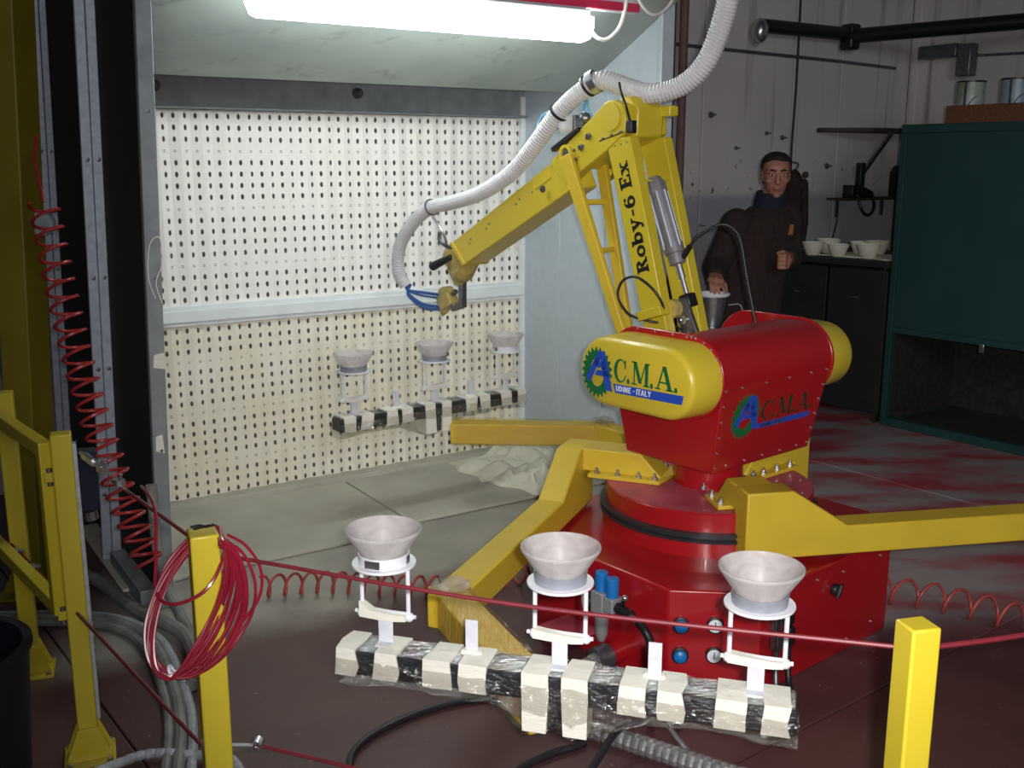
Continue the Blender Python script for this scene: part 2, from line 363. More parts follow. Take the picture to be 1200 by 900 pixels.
def plane_poly(mb, pts, o, ex, ey, n, th=.0008): mb.prism([V(o) + V(ex) * x + V(ey) * y for x, y in pts], V(n) * th)

# room directions (u along the filter wall, v away into it)
U = V((.837, .548, 0)); VV = V((-.548, .837, 0)); Z = V((0, 0, 1))
def B(u, v, z): return U * u + VV * v + Z * z
BA = (U, VV, Z)
# ------------------------------------------------------------------ floor slabs
E1 = V((.793, .609, 0)); E2 = V((-.609, .793, 0))
fl = empty('floor', (0, 4, 0), kind='structure')
x = MB(); x.box((0, 6, -.14), (16, 22, .1)); x.build('sub_base', 'dark', fl, smooth=0)
for i in range(-2, 3):
    for j in range(-2, 3):
        a, c = .778 + 4 * i, 1.693 + 4 * j; g = .003
        cx, cy = a + 2, c + 2
        ctr = E1 * cx + E2 * cy
        if abs(ctr.x) > 8.5 or ctr.y < -4.5 or ctr.y > 14: continue
        s = MB(); s.box(ctr + Z * -.05, (4 - 2 * g, 4 - 2 * g, .1), (E1, E2, Z)); s.build('slab', 'floor', fl, bevel=.004, smooth=0)
# ------------------------------------------------------------------ hall walls
wl = empty('wall_back', B(4.5, 5.65, 0), kind='structure')
WU = [-3.2, -1.6, -.2, 1.4, 2.9, 4.2, 5.28, 6.195, 6.723, 7.56]    # panel joints
for a, c in zip(WU, WU[1:]):
    s = MB(); s.box(B((a + c) / 2, 5.68, 2.5), (c - a - .012, .16, 5.0), BA); s.build('panel', 'wall', wl, bevel=.006, smooth=0)
s = MB(); s.box(B(2.3, 5.72, 2.5), (10.4, .12, 5.0), BA); s.build('joint_backing', 'dark', wl, smooth=0)
wr = empty('wall_right', B(7.6, 3, 0), kind='structure')
for a, c in ((5.6, 4.2), (4.2, 2.6), (2.6, 1.0), (1.0, -.6), (-.6, -2.2)):
    s = MB(); s.box(B(7.64, (a + c) / 2, 2.5), (.14, a - c - .012, 5.0), BA); s.build('panel', 'wall', wr, bevel=.006, smooth=0)
s = MB()
s.box(B(7.60, 5.56, 2.5), (.10, .08, 5), BA); s.build('trim_corner', 'wall', None, bevel=.01, smooth=0)['kind'] = 'structure'
# conduits along the walls
def pipe(name, pts, r, m, label, cat='pipe', group=None, seg=10, sm=1):
    s = MB(); s.tube(smooth_path(pts, sm) if sm > 1 else pts, r, seg); return tag(s.build(name, m), label, cat, group)
pr_ = empty('wall_pipe', B(6.2, 5.5, 2.55), 'thick dark pipe running along the stained wall and round its corner', 'pipe')
s = MB(); s.tube([B(5.70, 5.50, 2.60), B(6.70, 5.50, 2.60)], .05, 12); s.build('pipe_run', 'black', pr_)
s = MB(); s.tube([B(6.66, 5.50, 2.585), B(7.5, 3.2, 2.62)], .055, 12); s.build('pipe_run', 'black', pr_)
s = MB(); s.box(B(6.68, 5.50, 2.58), (.11, .12, .19), BA); s.build('elbow', 'black', pr_, bevel=.02)
s = MB(); s.ball(B(5.70, 5.49, 2.56), (.062, .062, .085), 14, 10); s.build('end_cap', 'steel', pr_)
pipe('wall_conduit', [B(4.3, 5.585, 2.45), B(6.7, 5.585, 2.41), B(7.35, 5.585, 2.39)], .012, 'darksteel', 'thin grey conduit line across the concrete wall under the dark pipe', 'pipe')
pipe('wall_cable', [B(6.2, 5.58, 3.2), B(6.205, 5.58, 2.2), B(6.19, 5.58, 1.75), B(6.20, 5.58, 1.2), B(6.195, 5.57, .9)], .009, 'cable', 'black cable hanging straight down the wall behind the man', 'cable')
pipe('wall_conduit', [B(7.55, 5.5, 2.47), B(7.555, 4.6, 2.44), B(7.555, 2.6, 2.46)], .010, 'darksteel', 'thin grey conduit on the right wall above the paint cans', 'pipe')
s = MB(); s.box(B(7.5, 5.28, 2.50), (.12, .34, .10), BA).box(B(7.5, 5.05, 2.42), (.10, .12, .24), BA); tag(s.build('wall_bracket', 'darksteel', bevel=.008), 'grey stepped wall bracket in the corner above the paint cans', 'bracket')
for du, r, mm, lb in ((4.99, .03, 'pipered', 'dull red vertical pipe behind the booth side wall'), (4.88, .03, 'darksteel', 'dark vertical pipe close behind the booth side wall')):
    pipe('standpipe', [B(du, 5.5, .0), B(du, 5.5, 4.2)], r, mm, lb)

# ------------------------------------------------------------------ spray booth
U0, U1, V0, V1 = .93, 3.283, 3.78, 4.925
booth = empty('spray_booth', B(2.1, 4.35, 0), 'galvanised metal spray booth with a perforated white filter back wall', 'booth')
def lean(z): return V((-.02 + .033 * z, 0, 0))
# pleated filters with real holes
def filter_panel(z0, z1, name, m, rows):
    s = MB(); n = 46; du = (U1 - U0 - .02) / n; dz = (z1 - z0) / rows; hx, hz = .0075, .0135
    back = MB()
    for i in range(n):
        ua = U0 + .01 + i * du; ub = ua + du
        dep = .014
        pa = dep if i % 2 else 0; pb = 0 if i % 2 else dep
        def pt(fx, z): return B(ua + du * fx, V1 - .01 - (pa + (pb - pa) * fx), z)
        for r in range(rows):
            za = z0 + r * dz; zc = za + dz / 2
            cor = [pt(0, za), pt(1, za), pt(1, za + dz), pt(0, za + dz)]
            slit = (r % 5 == 3)
            hole = []
            k = 8
            hw = hx / du; ox = .5 + (.02 if i % 2 else -.02)
            for q in range(k):
                an = 2 * pi * (q + .5) / k - pi * .75 - pi / k * .0
                zz = hz * (.45 if slit else 1)
                hole.append(pt(ox + hw * cos(an), zc + zz * sin(an)))
            o = len(s.v); s.v += cor + hole
            # stitch corners (4) to 8-gon
            s.f += [[o + 0, o + 1, o + 5 + 1, o + 5 + 0] if False else [o + 0, o + 4 + 0, o + 4 + 7]]
            s.f += [[o + 0, o + 1, o + 4 + 1, o + 4 + 0], [o + 1, o + 4 + 2, o + 4 + 1], [o + 1, o + 2, o + 4 + 3, o + 4 + 2], [o + 2, o + 4 + 4, o + 4 + 3],
                    [o + 2, o + 3, o + 4 + 5, o + 4 + 4], [o + 3, o + 4 + 6, o + 4 + 5], [o + 3, o + 0, o + 4 + 7, o + 4 + 6]]
            if slit: s.add([pt(ox - hw * .9, zc - .0022), pt(ox + hw * .9, zc - .0022), pt(ox + hw * .9, zc + .0022), pt(ox - hw * .9, zc + .0022)], [(0, 1, 2, 3)])
    o = s.build(name, m, booth, smooth=0); return o
filter_panel(.985, 1.885, 'upper_filter', 'filter', 17)['label'] = 'upper perforated pleated white filter'
filter_panel(.03, .89, 'lower_filter', 'filterlow', 17)['label'] = 'lower perforated pleated cream filter with overspray'
s = MB(); s.box(B((U0 + U1) / 2 + .03, V1 + .16, 1.0), (U1 - U0 - .06, .02, 2.0), BA); s.build('plenum_back', 'plenum', booth, smooth=0)
s = MB(); s.box(B((U0 + U1) / 2, V1 - .025, .937), (U1 - U0, .05, .055), BA).box(B((U0 + U1) / 2, V1 - .018, .965), (U1 - U0, .04, .04), BA).box(B((U0 + U1) / 2, V1 - .018, .905), (U1 - U0, .04, .03), BA); s.build('mid_rail', 'rail', booth, bevel=.004)
s = MB(); s.box(B((U0 + U1) / 2 + .025, V1 - .02, 1.975), (U1 - U0 - .05, .03, .175), BA).box(B((U0 + U1) / 2 + .025, V1 - .05, 1.893), (U1 - U0 - .05, .04, .012), BA); s.build('fascia', 'galvdark', booth, bevel=.003)
for k, du in enumerate((1.29, 2.28)):
    s = MB(); s.lathe([(.0, 0), (.028, 0), (.022, .03), (.012, .045), (0, .046)], B(du, V1 - .035, 1.985), -VV, 14); s.build('nozzle', 'darksteel', booth)
s = MB(); s.box(B(U1 - .012, V1 - .03, 1.0), (.03, .03, 2.0), BA); s.build('corner_strip', 'rail', booth, bevel=.003)
s = MB(); s.box(B((U0 + U1) / 2, V1 - .05, .02), (U1 - U0, .10, .04), BA); s.build('sill', 'sheet', booth, bevel=.004)
# right side wall
s = MB(); s.box(B(U1 + .015, (V0 + V1) / 2, 1.2), (.03, V1 - V0, 2.4), BA); s.build('side_panel', 'galv', booth, bevel=.003)
s = MB(); s.box(B(U1 + .03, V0 - .01, 1.2), (.075, .03, 2.4), BA); s.build('edge_channel', 'galv', booth, bevel=.004)
for vv in (4.16, 4.55):
    s = MB(); s.box(B(U1 - .002, vv, 1.0), (.006, .012, 1.98), BA); s.build('seam', 'galv', booth)
# left side wall (leans a little), flanges
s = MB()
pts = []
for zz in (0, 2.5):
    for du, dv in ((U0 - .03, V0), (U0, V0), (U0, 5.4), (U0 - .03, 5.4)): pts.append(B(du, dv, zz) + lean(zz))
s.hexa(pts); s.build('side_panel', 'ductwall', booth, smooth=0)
def leaner(name, du0, du1, dv0, dv1, m, z0=0, z1=2.5, bevel=.003):
    s = MB(); p = []
    for zz in (z0, z1):
        for du, dv in ((du0, dv0), (du1, dv0), (du1, dv1), (du0, dv1)): p.append(B(du, dv, zz) + lean(zz))
    s.hexa(p); return s.build(name, m, booth, bevel=bevel)
leaner('edge_channel', U0 - .035, U0 + .02, V0 - .03, V0, 'galvdark')
for dv, k_ in ((4.36, 1), (5.36, .85)):
    leaner('flange', U0 - .03 - .036 * k_, U0 - .03, dv, dv + .02, 'flange'); leaner('flange', U0 - .03 - .076 * k_, U0 - .032 - .036 * k_, dv + .002, dv + .02, 'flange')
leaner('bottom_channel', U0 - .09, U0 - .03, V0 + .02, 4.3, 'galvdark', 0, .07)
s = MB()
for dv, zz in ((4.352, 1.66), (4.352, 1.2), (4.352, .83), (4.352, .3), (5.352, 1.7), (5.352, 1.15)):
    for du in (U0 - .046, U0 - .088): s.lathe([(.007, 0), (.009, .008), (0, .009)], B(du, dv + .008, zz) + lean(zz), -VV, 8)
for zz in (1.82, 1.25, .62, .1): s.lathe([(.006, 0), (.006, .004), (0, .005)], B(U0 - .005, V0 - .03, zz) + lean(zz), -VV, 8)
o = s.build('bolts', 'darksteel', booth); o['kind'] = 'stuff'
for z_, du, w, h in ((1.36, -.02, .05, .09), (.93, 0, .045, .05), (.62, -.01, .03, .06)):
    s = MB(); s.prism([B(U0 + du - w / 2, V0 - .034, z_) + lean(z_), B(U0 + du + w / 2, V0 - .034, z_ - .01) + lean(z_), B(U0 + du + w * .4, V0 - .034, z_ + h) + lean(z_), B(U0 + du - w * .4, V0 - .034, z_ + h * .9) + lean(z_)], VV * .003); 
    if z_ < 1: s.build('tape_scrap', 'cream', booth)
s = MB(); s.tube(smooth_path([B(U0 - .01, V0 - .045, 1.18) + lean(1.2), B(U0 - .03, V0 - .05, 1.26) + lean(1.2), B(U0 - .02, V0 - .05, 1.37) + lean(1.3), B(U0 + .015, V0 - .04, 1.39) + lean(1.4), B(U0 + .018, V0 - .045, 1.30) + lean(1.3), B(U0 - .005, V0 - .05, 1.235) + lean(1.2), B(U0 + .012, V0 - .05, 1.16) + lean(1.2)], 8), .0022, 6); s.build('wire_loop', 'cord_white', booth)
# sloping hood
s = MB(); a = (U0, 4.43, 1.995); p = []
for du in (U0 + .075, U1): p += [B(du, 4.40, 1.995), B(du, 4.42, 2.02), B(du, 3.60, 2.41), B(du, 3.60, 2.385)]
s.add(p, [(0, 1, 2, 3), (7, 6, 5, 4), (0, 4, 5, 1), (1, 5, 6, 2), (2, 6, 7, 3), (3, 7, 4, 0)]); s.build('hood', 'hood', booth, smooth=0)
s = MB(); s.box(B((U0 + U1) / 2 + .04, 4.66, 2.06), (U1 - U0 - .08, .56, .02), BA); s.build('recess_roof', 'galvdark', booth, smooth=0)
s = MB(); s.add([B(U1 - .003, 4.44, 2.0), B(U1 - .003, 3.80, 2.31), B(U1 - .003, 3.80, 2.335), B(U1 - .003, 4.44, 2.025), B(U1 - .02, 4.44, 2.0), B(U1 - .02, 3.80, 2.31), B(U1 - .02, 3.80, 2.335), B(U1 - .02, 4.44, 2.025)],
    [(0, 1, 2, 3), (7, 6, 5, 4), (0, 4, 5, 1), (1, 5, 6, 2), (2, 6, 7, 3), (3, 7, 4, 0)]); s.build('hood_trim', 'galv', booth)
s = MB(); s.box(B(1.99, 3.65, 2.40), (2.08, .04, .25), BA); fb = s.build('front_beam', 'beam', booth, bevel=.004)
s = MB(); s.box(B(1.99, 3.627, 2.297), (2.08, .006, .034), BA); s.build('tape_strip', 'stripe', fb)['label'] = 'red tape strip'
# lamp
lampo = empty('fluorescent_lamp', B(2.03, 3.66, 2.15), 'long white fluorescent lamp, switched on, under the booth front beam', 'lamp')
prof = [(-.055, .1), (-.055, .05), (-.048, .02), (-.03, .003), (0, 0), (.03, .003), (.048, .02), (.055, .05), (.055, .1)]
s = MB(); rings = []
for k, (du, sc) in enumerate(((1.30, .6), (1.315, .9), (1.34, 1), (2.74, 1), (2.765, .9), (2.785, .55))):
    rings.append([B(du, 3.655 + y * sc, 2.142 + .1 - (.1 - z_) * sc) for y, z_ in prof])
s.loft(rings); s.build('diffuser', 'lamp', lampo, smooth=50)
s = MB(); s.box(B(2.045, 3.655, 2.256), (1.42, .09, .03), BA); s.build('housing', 'white', lampo, bevel=.005)
pipe('lamp_cable', [B(2.78, 3.655, 2.20), B(2.83, 3.655, 2.165), B(2.88, 3.65, 2.165), B(2.935, 3.64, 2.22), B(2.95, 3.62, 2.32), B(2.95, 3.61, 2.5)], .009, 'cord_white', 'white cable looping from the end of the fluorescent lamp', 'cable', sm=8)
pipe('roof_cable', [B(2.97, 3.6, 2.42), B(3.0, 3.6, 2.33), B(3.07, 3.6, 2.275), B(3.14, 3.6, 2.29), B(3.2, 3.6, 2.36), B(3.22, 3.6, 2.5)], .007, 'cord_white', 'white cable hanging in a loop at the booth corner', 'cable', sm=8)
# floor boards in the booth
for u0, u1, v0, lb in ((.80, 2.105, 4.0, 'large dusty floor board on the left under the filter wall'), (2.118, 3.26, 4.08, 'dusty floor board on the right, beside the crumpled cloth')):
    s = MB(); s.box(B((u0 + u1) / 2, (v0 + 4.86) / 2, .009), (u1 - u0, 4.86 - v0, .014), BA); tag(s.build('floor_board', 'sheet', bevel=.003), lb, 'board', 'hardboard sheets on the booth floor')
# crumpled cloth
def cloth(name, c, lx, ly, hz, m, label, seed, rot=0):
    r = random.Random(seed); n = 26; s = MB(); ph = [r.uniform(0, 6) for _ in range(6)]; vs = []
    ca, sa = cos(rot), sin(rot)
    for k in range(2):
        for i in range(n + 1):
            for j in range(n + 1):
                a, b_ = i / n * 2 - 1, j / n * 2 - 1
                e = max(0, 1 - (a * a) ** 1.5) * max(0, 1 - (b_ * b_) ** 1.5)
                h = hz * e * (.55 + .28 * sin(7 * a + ph[0] + 2 * b_) + .22 * sin(9 * b_ + ph[1] + 3 * a) + .16 * sin(17 * a + 6 * b_ + ph[2]) + .14 * sin(19 * b_ + 8 * a + ph[3]))
                wx = lx * (a + .05 * sin(5 * b_ + ph[4])); wy = ly * (b_ + .09 * sin(6 * a + ph[5]))
                vs.append(V(c) + V((wx * ca - wy * sa, wx * sa + wy * ca, max(h, 0) + (.006 if k else .0015))))
    N1 = (n + 1) ** 2; fs = []
    for i in range(n):
        for j in range(n):
            q = (i * (n + 1) + j, (i + 1) * (n + 1) + j, (i + 1) * (n + 1) + j + 1, i * (n + 1) + j + 1)
            fs += [q[::-1], tuple(k + N1 for k in q)]
    edge = [i * (n + 1) for i in range(n + 1)] + [n * (n + 1) + j for j in range(1, n + 1)] + [i * (n + 1) + n for i in range(n - 1, -1, -1)] + [j for j in range(n - 1, 0, -1)]
    for a, b_ in zip(edge, edge[1:] + edge[:1]): fs.append((a, b_, b_ + N1, a + N1))
    s.add(vs, fs); return tag(s.build(name, m, smooth=80), label, 'cloth')
cloth('crumpled_cloth', (.03, 5.50, .017), .33, .20, .11, 'cloth', 'crumpled cream cloth heap in the right back corner of the booth', 3, rad(33))
cloth('crumpled_cloth', (.13, 5.18, .016), .22, .17, .07, 'cloth', 'flat cream cloth trailing towards the robot from the heap', 8, rad(-40))

# ------------------------------------------------------------------ painting robot (local frame: p along the cover axis, q to its back, z up)
TH = rad(40); PB = V((cos(TH), sin(TH), 0)); QA = V((sin(TH), -cos(TH), 0)); OO = V((.75, 3.64, 0))
def W(p, q, z): return OO + PB * p + QA * q + Z * z
RA = (PB, QA, Z)
rob = empty('painting_robot', OO, 'big red and yellow painting robot on an octagonal red base', 'robot')
# base
def octo(z, g=0):
    a0, a1, b_, c = -.6 + g, .55 - g, .513 - g, .205
    return [W(a0, -b_ + c, z), W(a0, b_ - c, z), W(a0 + c, b_, z), W(a1 - c, b_, z), W(a1, b_ - c, z), W(a1, -b_ + c, z), W(a1 - c, -b_, z), W(a0 + c, -b_, z)]
s = MB(); s.prism(octo(.0), Z * .347); base = s.build('base_cabinet', 'red', rob, bevel=.006)
cz = W(-.01, -.03, 0)
s = MB(); s.lathe([(.385, .34), (.385, .405), (0, .405)], cz, seg=64); s.build('lower_drum', 'red', rob)
s = MB(); s.lathe([(.38, .40), (.396, .402), (.398, .412), (.385, .414), (.385, .424), (.396, .426), (.396, .434), (.37, .436)], cz, seg=64); s.build('seal_ring', 'rubber', rob)
s = MB(); s.lathe([(0, .43), (.375, .43), (.375, .497), (.371, .501), (0, .501)], cz, seg=64); s.build('upper_drum', 'red', rob)
s = MB(); s.lathe([(.37, .5008), (.372, .5025), (0, .5025)], cz, seg=64); s.build('drum_top', 'redtop', rob)
s = MB(); s.lathe([(.125, .5), (.125, .64)], cz + PB * .0, seg=40); s.build('neck', 'red', rob)
# housing
prof = [(-.194, .63), (.194, .63), (.25, .93), (.252, .97), (.243, 1.015), (.222, 1.05), (.190, 1.075), (.145, 1.088), (.05, 1.088), (.05, .985), (-.21, .985), (-.25, .93)]
def pe(z): return .275 + .025 * min(1, (z - .63) / .25)
s = MB(); s.loft([[W(-pe(z), q, z) for q, z in prof], [W(pe(z), q, z) for q, z in prof]]); hous = s.build('housing', 'red', rob, bevel=.004)
def stadium(cz_, r, hl, n=14): return [(hl + r * cos(a), cz_ + r * sin(a)) for a in [-pi / 2 + pi * i / n for i in range(n + 1)]] + [(-hl + r * cos(a), cz_ + r * sin(a)) for a in [pi / 2 + pi * i / n for i in range(n + 1)]]
for sg in (-1, 1):
    s = MB(); s.prism([W(sg * .298, q, z) for q, z in stadium(.955, .142, .118)], PB * (sg * .014)); s.build('end_plate', 'red', rob, bevel=.004)
    s = MB(); R = []
    for pp, rr in ((.312, .124), (.43, .120), (.446, .114), (.452, .100)): R.append([W(sg * pp, q - .005, z) for q, z in stadium(.952, rr, .137, 16)])
    s.loft(R); cov = s.build('side_cover', 'yellow', rob, smooth=50)
    if sg < 0: lcov = cov; lcov['label'] = 'yellow rounded side cover with gear logo and lettering'
# cover logo: gear, blue A, letters, bar
o = W(-.452, 0, 0); ex, ey, n = QA, Z, -PB
def gear(mb, cx, cy, rx, ry, o, ex, ey, n, teeth=22, a0=-70, a1=290):
    k = teeth * 4
    out = []
    for i in range(k + 1):
        a = a0 + (a1 - a0) * i / k; rr = 1.0 if (i % 4) in (0, 1) else .86
        out.append((cx + rx * rr * cos(rad(a)), cy + ry * rr * sin(rad(a)), cx + rx * .46 * cos(rad(a)), cy + ry * .56 * sin(rad(a))))
    for a, b_ in zip(out, out[1:]): plane_poly(mb, [(a[0], a[1]), (b_[0], b_[1]), (b_[2], b_[3]), (a[2], a[3])], o, ex, ey, n)
s = MB(); gear(s, -.173, .945, .072, .088, o, ex, ey, n); s.build('gear_emblem', 'green', lcov, smooth=0)
s = MB(); on = V(o) - PB * .0012
for pl in ([(-.165, 1.022), (-.137, 1.022), (-.098, .889), (-.128, .889)], [(-.165, 1.022), (-.155, 1.0), (-.205, .905), (-.225, .925)], [(-.17, .955), (-.12, .955), (-.112, .935), (-.185, .935)], [(-.19, .975), (-.172, 1.0), (-.150, .978), (-.138, 1.0), (-.13, .96), (-.15, .956), (-.155, .966), (-.165, .960)]):
    plane_poly(s, pl, on, ex, ey, n)
s.build('letter_emblem', 'blue', lcov, smooth=0)
s = MB(); L_ = SERIF; xx = -.094
for ch, w_, y0 in (('C', .060, .928), ('.', .05, .926), ('M', .082, .930), ('.', .05, .927), ('A', .082, .932), ('.', .05, .930)):
    write(s, ch, SERIF, W(-.452, xx, y0), QA, Z, -PB, w_ / SERIF[ch][0] if ch != '.' else .075, .078 if ch != '.' else .11, .0008); xx += w_ if ch != '.' else .022
s.build('lettering', 'green', lcov, smooth=0)
s = MB(); plane_poly(s, [(-.095, .918), (.215, .927), (.208, .897), (-.085, .888)], o, ex, ey, n); s.build('name_bar', 'blue', lcov, smooth=0)
s = MB(); write(s, 'UDINE - ITALY', SANS, W(-.4532, -.082, .895), (QA + Z * .028).normalized(), Z, -PB, .0205, .0195); s.build('lettering', 'letterwhite', lcov, smooth=0)
# logo on the red back face
A1 = W(0, .194, .63); T = (W(0, .25, .93) - A1).normalized(); nn = PB.cross(T).normalized()
if nn.dot(QA) < 0: nn = -nn
s = MB(); gear(s, -.150, .190, .076, .082, A1, PB, T, nn); s.build('gear_emblem', 'green', hous, smooth=0)
s = MB(); A2 = A1 + nn * .0012
for pl in ([(-.145, .262), (-.112, .262), (-.072, .135), (-.103, .135)], [(-.145, .262), (-.135, .24), (-.185, .15), (-.205, .17)], [(-.15, .2), (-.1, .2), (-.092, .18), (-.165, .18)], [(-.17, .218), (-.152, .243), (-.130, .222), (-.118, .243), (-.11, .204), (-.13, .2), (-.135, .21), (-.145, .204)]):
    plane_poly(s, pl, A2, PB, T, nn)
s.build('letter_emblem', 'blue', hous, smooth=0)
s = MB(); xx = -.066
for ch, w_ in (('C', .066), ('.', .05), ('M', .088), ('.', .05), ('A', .084), ('.', .05)):
    write(s, ch, SERIF, A1 + PB * xx + T * .160, PB, T, nn, w_ / SERIF[ch][0] if ch != '.' else .08, .07 if ch != '.' else .1); xx += w_ if ch != '.' else .024
s.build('lettering', 'logodark', hous, smooth=0)
s = MB(); plane_poly(s, [(-.075, .150), (.234, .150), (.222, .129), (-.067, .131)], A1, PB, T, nn); s.build('name_bar', 'blue', hous, smooth=0)
s = MB(); write(s, 'UDINE - ITALY', SANS, A2 + PB * -.058 + T * .1335, PB, T, nn, .018, .0135); s.build('lettering', 'logodark', hous, smooth=0)
# screws on housing
s = MB()
def screw(P, d, r=.0045): s.lathe([(r, 0), (r * .9, .003), (r * .4, .0045), (0, .005)], P, d, 8)
for k in range(6):
    h = .02 + k * .056
    for sg in (-1, 1): screw(A1 + T * h + PB * sg * (.262 + .0045 * k) + nn * .0005, nn)
for k in range(5): screw(A1 + T * .018 + PB * (-.2 + .1 * k), nn)
for k in range(4): screw(A1 + T * .30 + PB * (-.2 + .13 * k), nn)
for sg in (-1, 1):
    for k in range(9):
        a = -.5 + 2.2 * k / 8; screw(W(sg * .312 * 1.0 - (0 if sg > 0 else 0), .118 + .134 * cos(a), .955 + .134 * sin(a)), PB * sg)
for k in range(4): screw(W(-.312, -.12 + .08 * k, 1.090), -PB)
for pp, zz in ((-.28, .30), (-.30, .1), (.1, .04), (.28, .30), (.25, .06), (.05, .30), (-.1, .31)): screw(W(pp, .5135, zz), QA, .005)
for k in range(14):
    a = k / 14 * 2 * pi; screw(cz + V((cos(a) * .34, sin(a) * .34, .5025)), Z, .005)
o = s.build('screws', 'steel', rob, smooth=0); o['kind'] = 'stuff'
s = MB(); s.box(W(.10, .05 - .12, 1.0), (.36, .14, .02), RA); s.build('inner_tray', 'red', rob, bevel=.003)
# upright link: two side plates
def legpoly(p0): return [W(p0, -.27, .96), W(p0, -.125, .96), W(p0, -.365, 1.742), W(p0, -.488, 1.73)]
lp = [(-.252, .985), (-.140, .985), (-.367, 1.742), (-.488, 1.729)]
def plate(name, pts, p0, p1, m='postyellow', bevel=.004, parent=None):
    s = MB(); s.prism([W(p0, q, z) for q, z in pts], PB * (p1 - p0)); return s.build(name, m, parent or rob, bevel=bevel)
near = plate('upright_plate', lp, -.115, -.066); near['label'] = 'near upright plate with black lettering'
plate('upright_plate', lp, .068, .115)
plate('back_web', [(-.470, 1.60), (-.455, 1.60), (-.475, 1.745), (-.488, 1.73)], -.066, .068)
plate('cross_shelf', [(-.445, 1.575), (-.335, 1.580), (-.335, 1.588), (-.445, 1.583)], -.066, .068)
# lettering runs up the near plate
d = V(W(0, -.488, 1.729) - W(0, -.252, .985)).normalized(); e_l = (PB.cross(d)).normalized()
if e_l.dot(QA) > 0: e_l = -e_l
st = W(-.1155, -.252, .985) + d * .265 - e_l * .083
s = MB(); write(s, 'Roby-6 Ex', SLAB, st, d, e_l, -PB, .0555, .058); s.build('lettering', 'black', near, smooth=0)
# small step bracket at the foot of the near plate
s = MB(); s.box(W(-.135, -.215, 1.115), (.05, .12, .035), (PB, (QA * .93 + Z * .3).normalized(), (Z * .93 - QA * .3).normalized())); s.build('bracket', 'postyellow', rob, bevel=.003)
# elbow
s = MB(); s.prism([W(-.119, q, z) for q, z in ((-.392, 1.752), (-.386, 1.80), (-.408, 1.858), (-.450, 1.872), (-.492, 1.866), (-.522, 1.842), (-.740, 1.690), (-.79, 1.64), (-.70, 1.558), (-.625, 1.612), (-.49, 1.686))], PB * .05); elb = s.build('elbow_plate', 'postyellow', rob, bevel=.004)
s = MB(); s.prism([W(.07, q, z) for q, z in ((-.392, 1.752), (-.40, 1.850), (-.46, 1.862), (-.53, 1.832), (-.74, 1.685), (-.69, 1.57), (-.49, 1.69))], PB * .045); s.build('elbow_plate', 'postyellow', rob, bevel=.004)
s = MB(); s.prism([W(-.07, q, z) for q, z in ((-.375, 1.742), (-.372, 1.835), (-.40, 1.885), (-.46, 1.885), (-.53, 1.83), (-.62, 1.765), (-.62, 1.62), (-.49, 1.70))], PB * .14); s.build('elbow_block', 'postyellow', rob, bevel=.008)
s = MB(); s.box(W(.085, -.375, 1.835), (.05, .08, .04), RA); s.build('block_cap', 'postyellow', rob, bevel=.006)
s = MB(); s.lathe([(.052, 0), (.052, .006), (0, .006)], W(-.119, -.464, 1.812), -PB, 24); s.build('pivot_cap', 'postyellow', elb)
s = MB(); s.lathe([(.022, 0), (.034, 0), (.034, .02), (.022, .02)], W(-.119, -.687, 1.682), -PB, 20, True); s.build('pivot_boss', 'yellow', elb)
s = MB(); s.lathe([(.021, 0), (.021, .012), (.010, .014), (0, .012)], W(-.119, -.687, 1.682), -PB, 14); s.build('pivot_pin', 'darksteel', elb)
s = MB()
for q, z, r in ((-.575, 1.745, .013), (-.615, 1.705, .012), (-.83, 1.545, .014), (-.64, 1.66, .007), (-.655, 1.695, .007), (-.668, 1.675, .007)): s.lathe([(r, 0), (r, .008), (r * .6, .009), (r * .6, .004), (0, .004)], W(-.119, q, z), -PB, 10)
for k in range(3): s.lathe([(.006, 0), (.006, .003), (0, .004)], W(-.119, -.50 + .045 * k, 1.735 + .012 * k), -PB, 8)
for k in range(4): s.lathe([(.003, 0), (.003, .002), (0, .002)], W(-.115, -.47 + .03 * k, 1.702 + .006 * k), -PB, 6)
for k in range(5): s.lathe([(.003, 0), (.003, .002), (0, .002)], W(-.119, -.59 - .012 * k, 1.735 - .022 * k), -PB, 6)
o = s.build('bolts', 'darksteel', rob, smooth=0); o['kind'] = 'stuff'
s = MB(); s.box(W(-.1195, -.455, 1.742), (.002, .13, .004), (PB, (QA * .97 + Z * .24).normalized(), (Z * .97 - QA * .24).normalized())); s.build('joint_line', 'black', elb, smooth=0)
# forearm
fa = V(W(0, -1.49, 1.29) - W(0, -.745, 1.675)).normalized(); fn = PB.cross(fa).normalized()
if fn.z < 0: fn = -fn
s = MB(); A = [(-.74, 1.682), (-.675, 1.553), (-1.385, 1.199), (-1.479, 1.290)]
s.prism([W(-.10, q, z) for q, z in A], PB * .13); fore = s.build('forearm', 'yellow', rob, bevel=.005)
s = MB(); s.prism([W(-.107, q, z) for q, z in ((-1.462, 1.299), (-1.482, 1.289), (-1.388, 1.196), (-1.368, 1.206))], PB * .144); s.build('end_rim', 'armyellow', fore, bevel=.003)
s = MB(); c = W(-.1005, -.855, 1.585)
for q, z, l in ((-.86, 1.588, .11),): s.box(W(-.102, q, z), (.006, l, .05), (PB, fa, fn))
s.build('cover_plate', 'yellow', fore, bevel=.002)
s = MB(); s.prism([W(-.117, q, z) for q, z in ((-.735, 1.69), (-.79, 1.655), (-.70, 1.53), (-.66, 1.56))], PB * .02); s.build('clamp_plate', 'yellow', fore, bevel=.003)
s = MB()
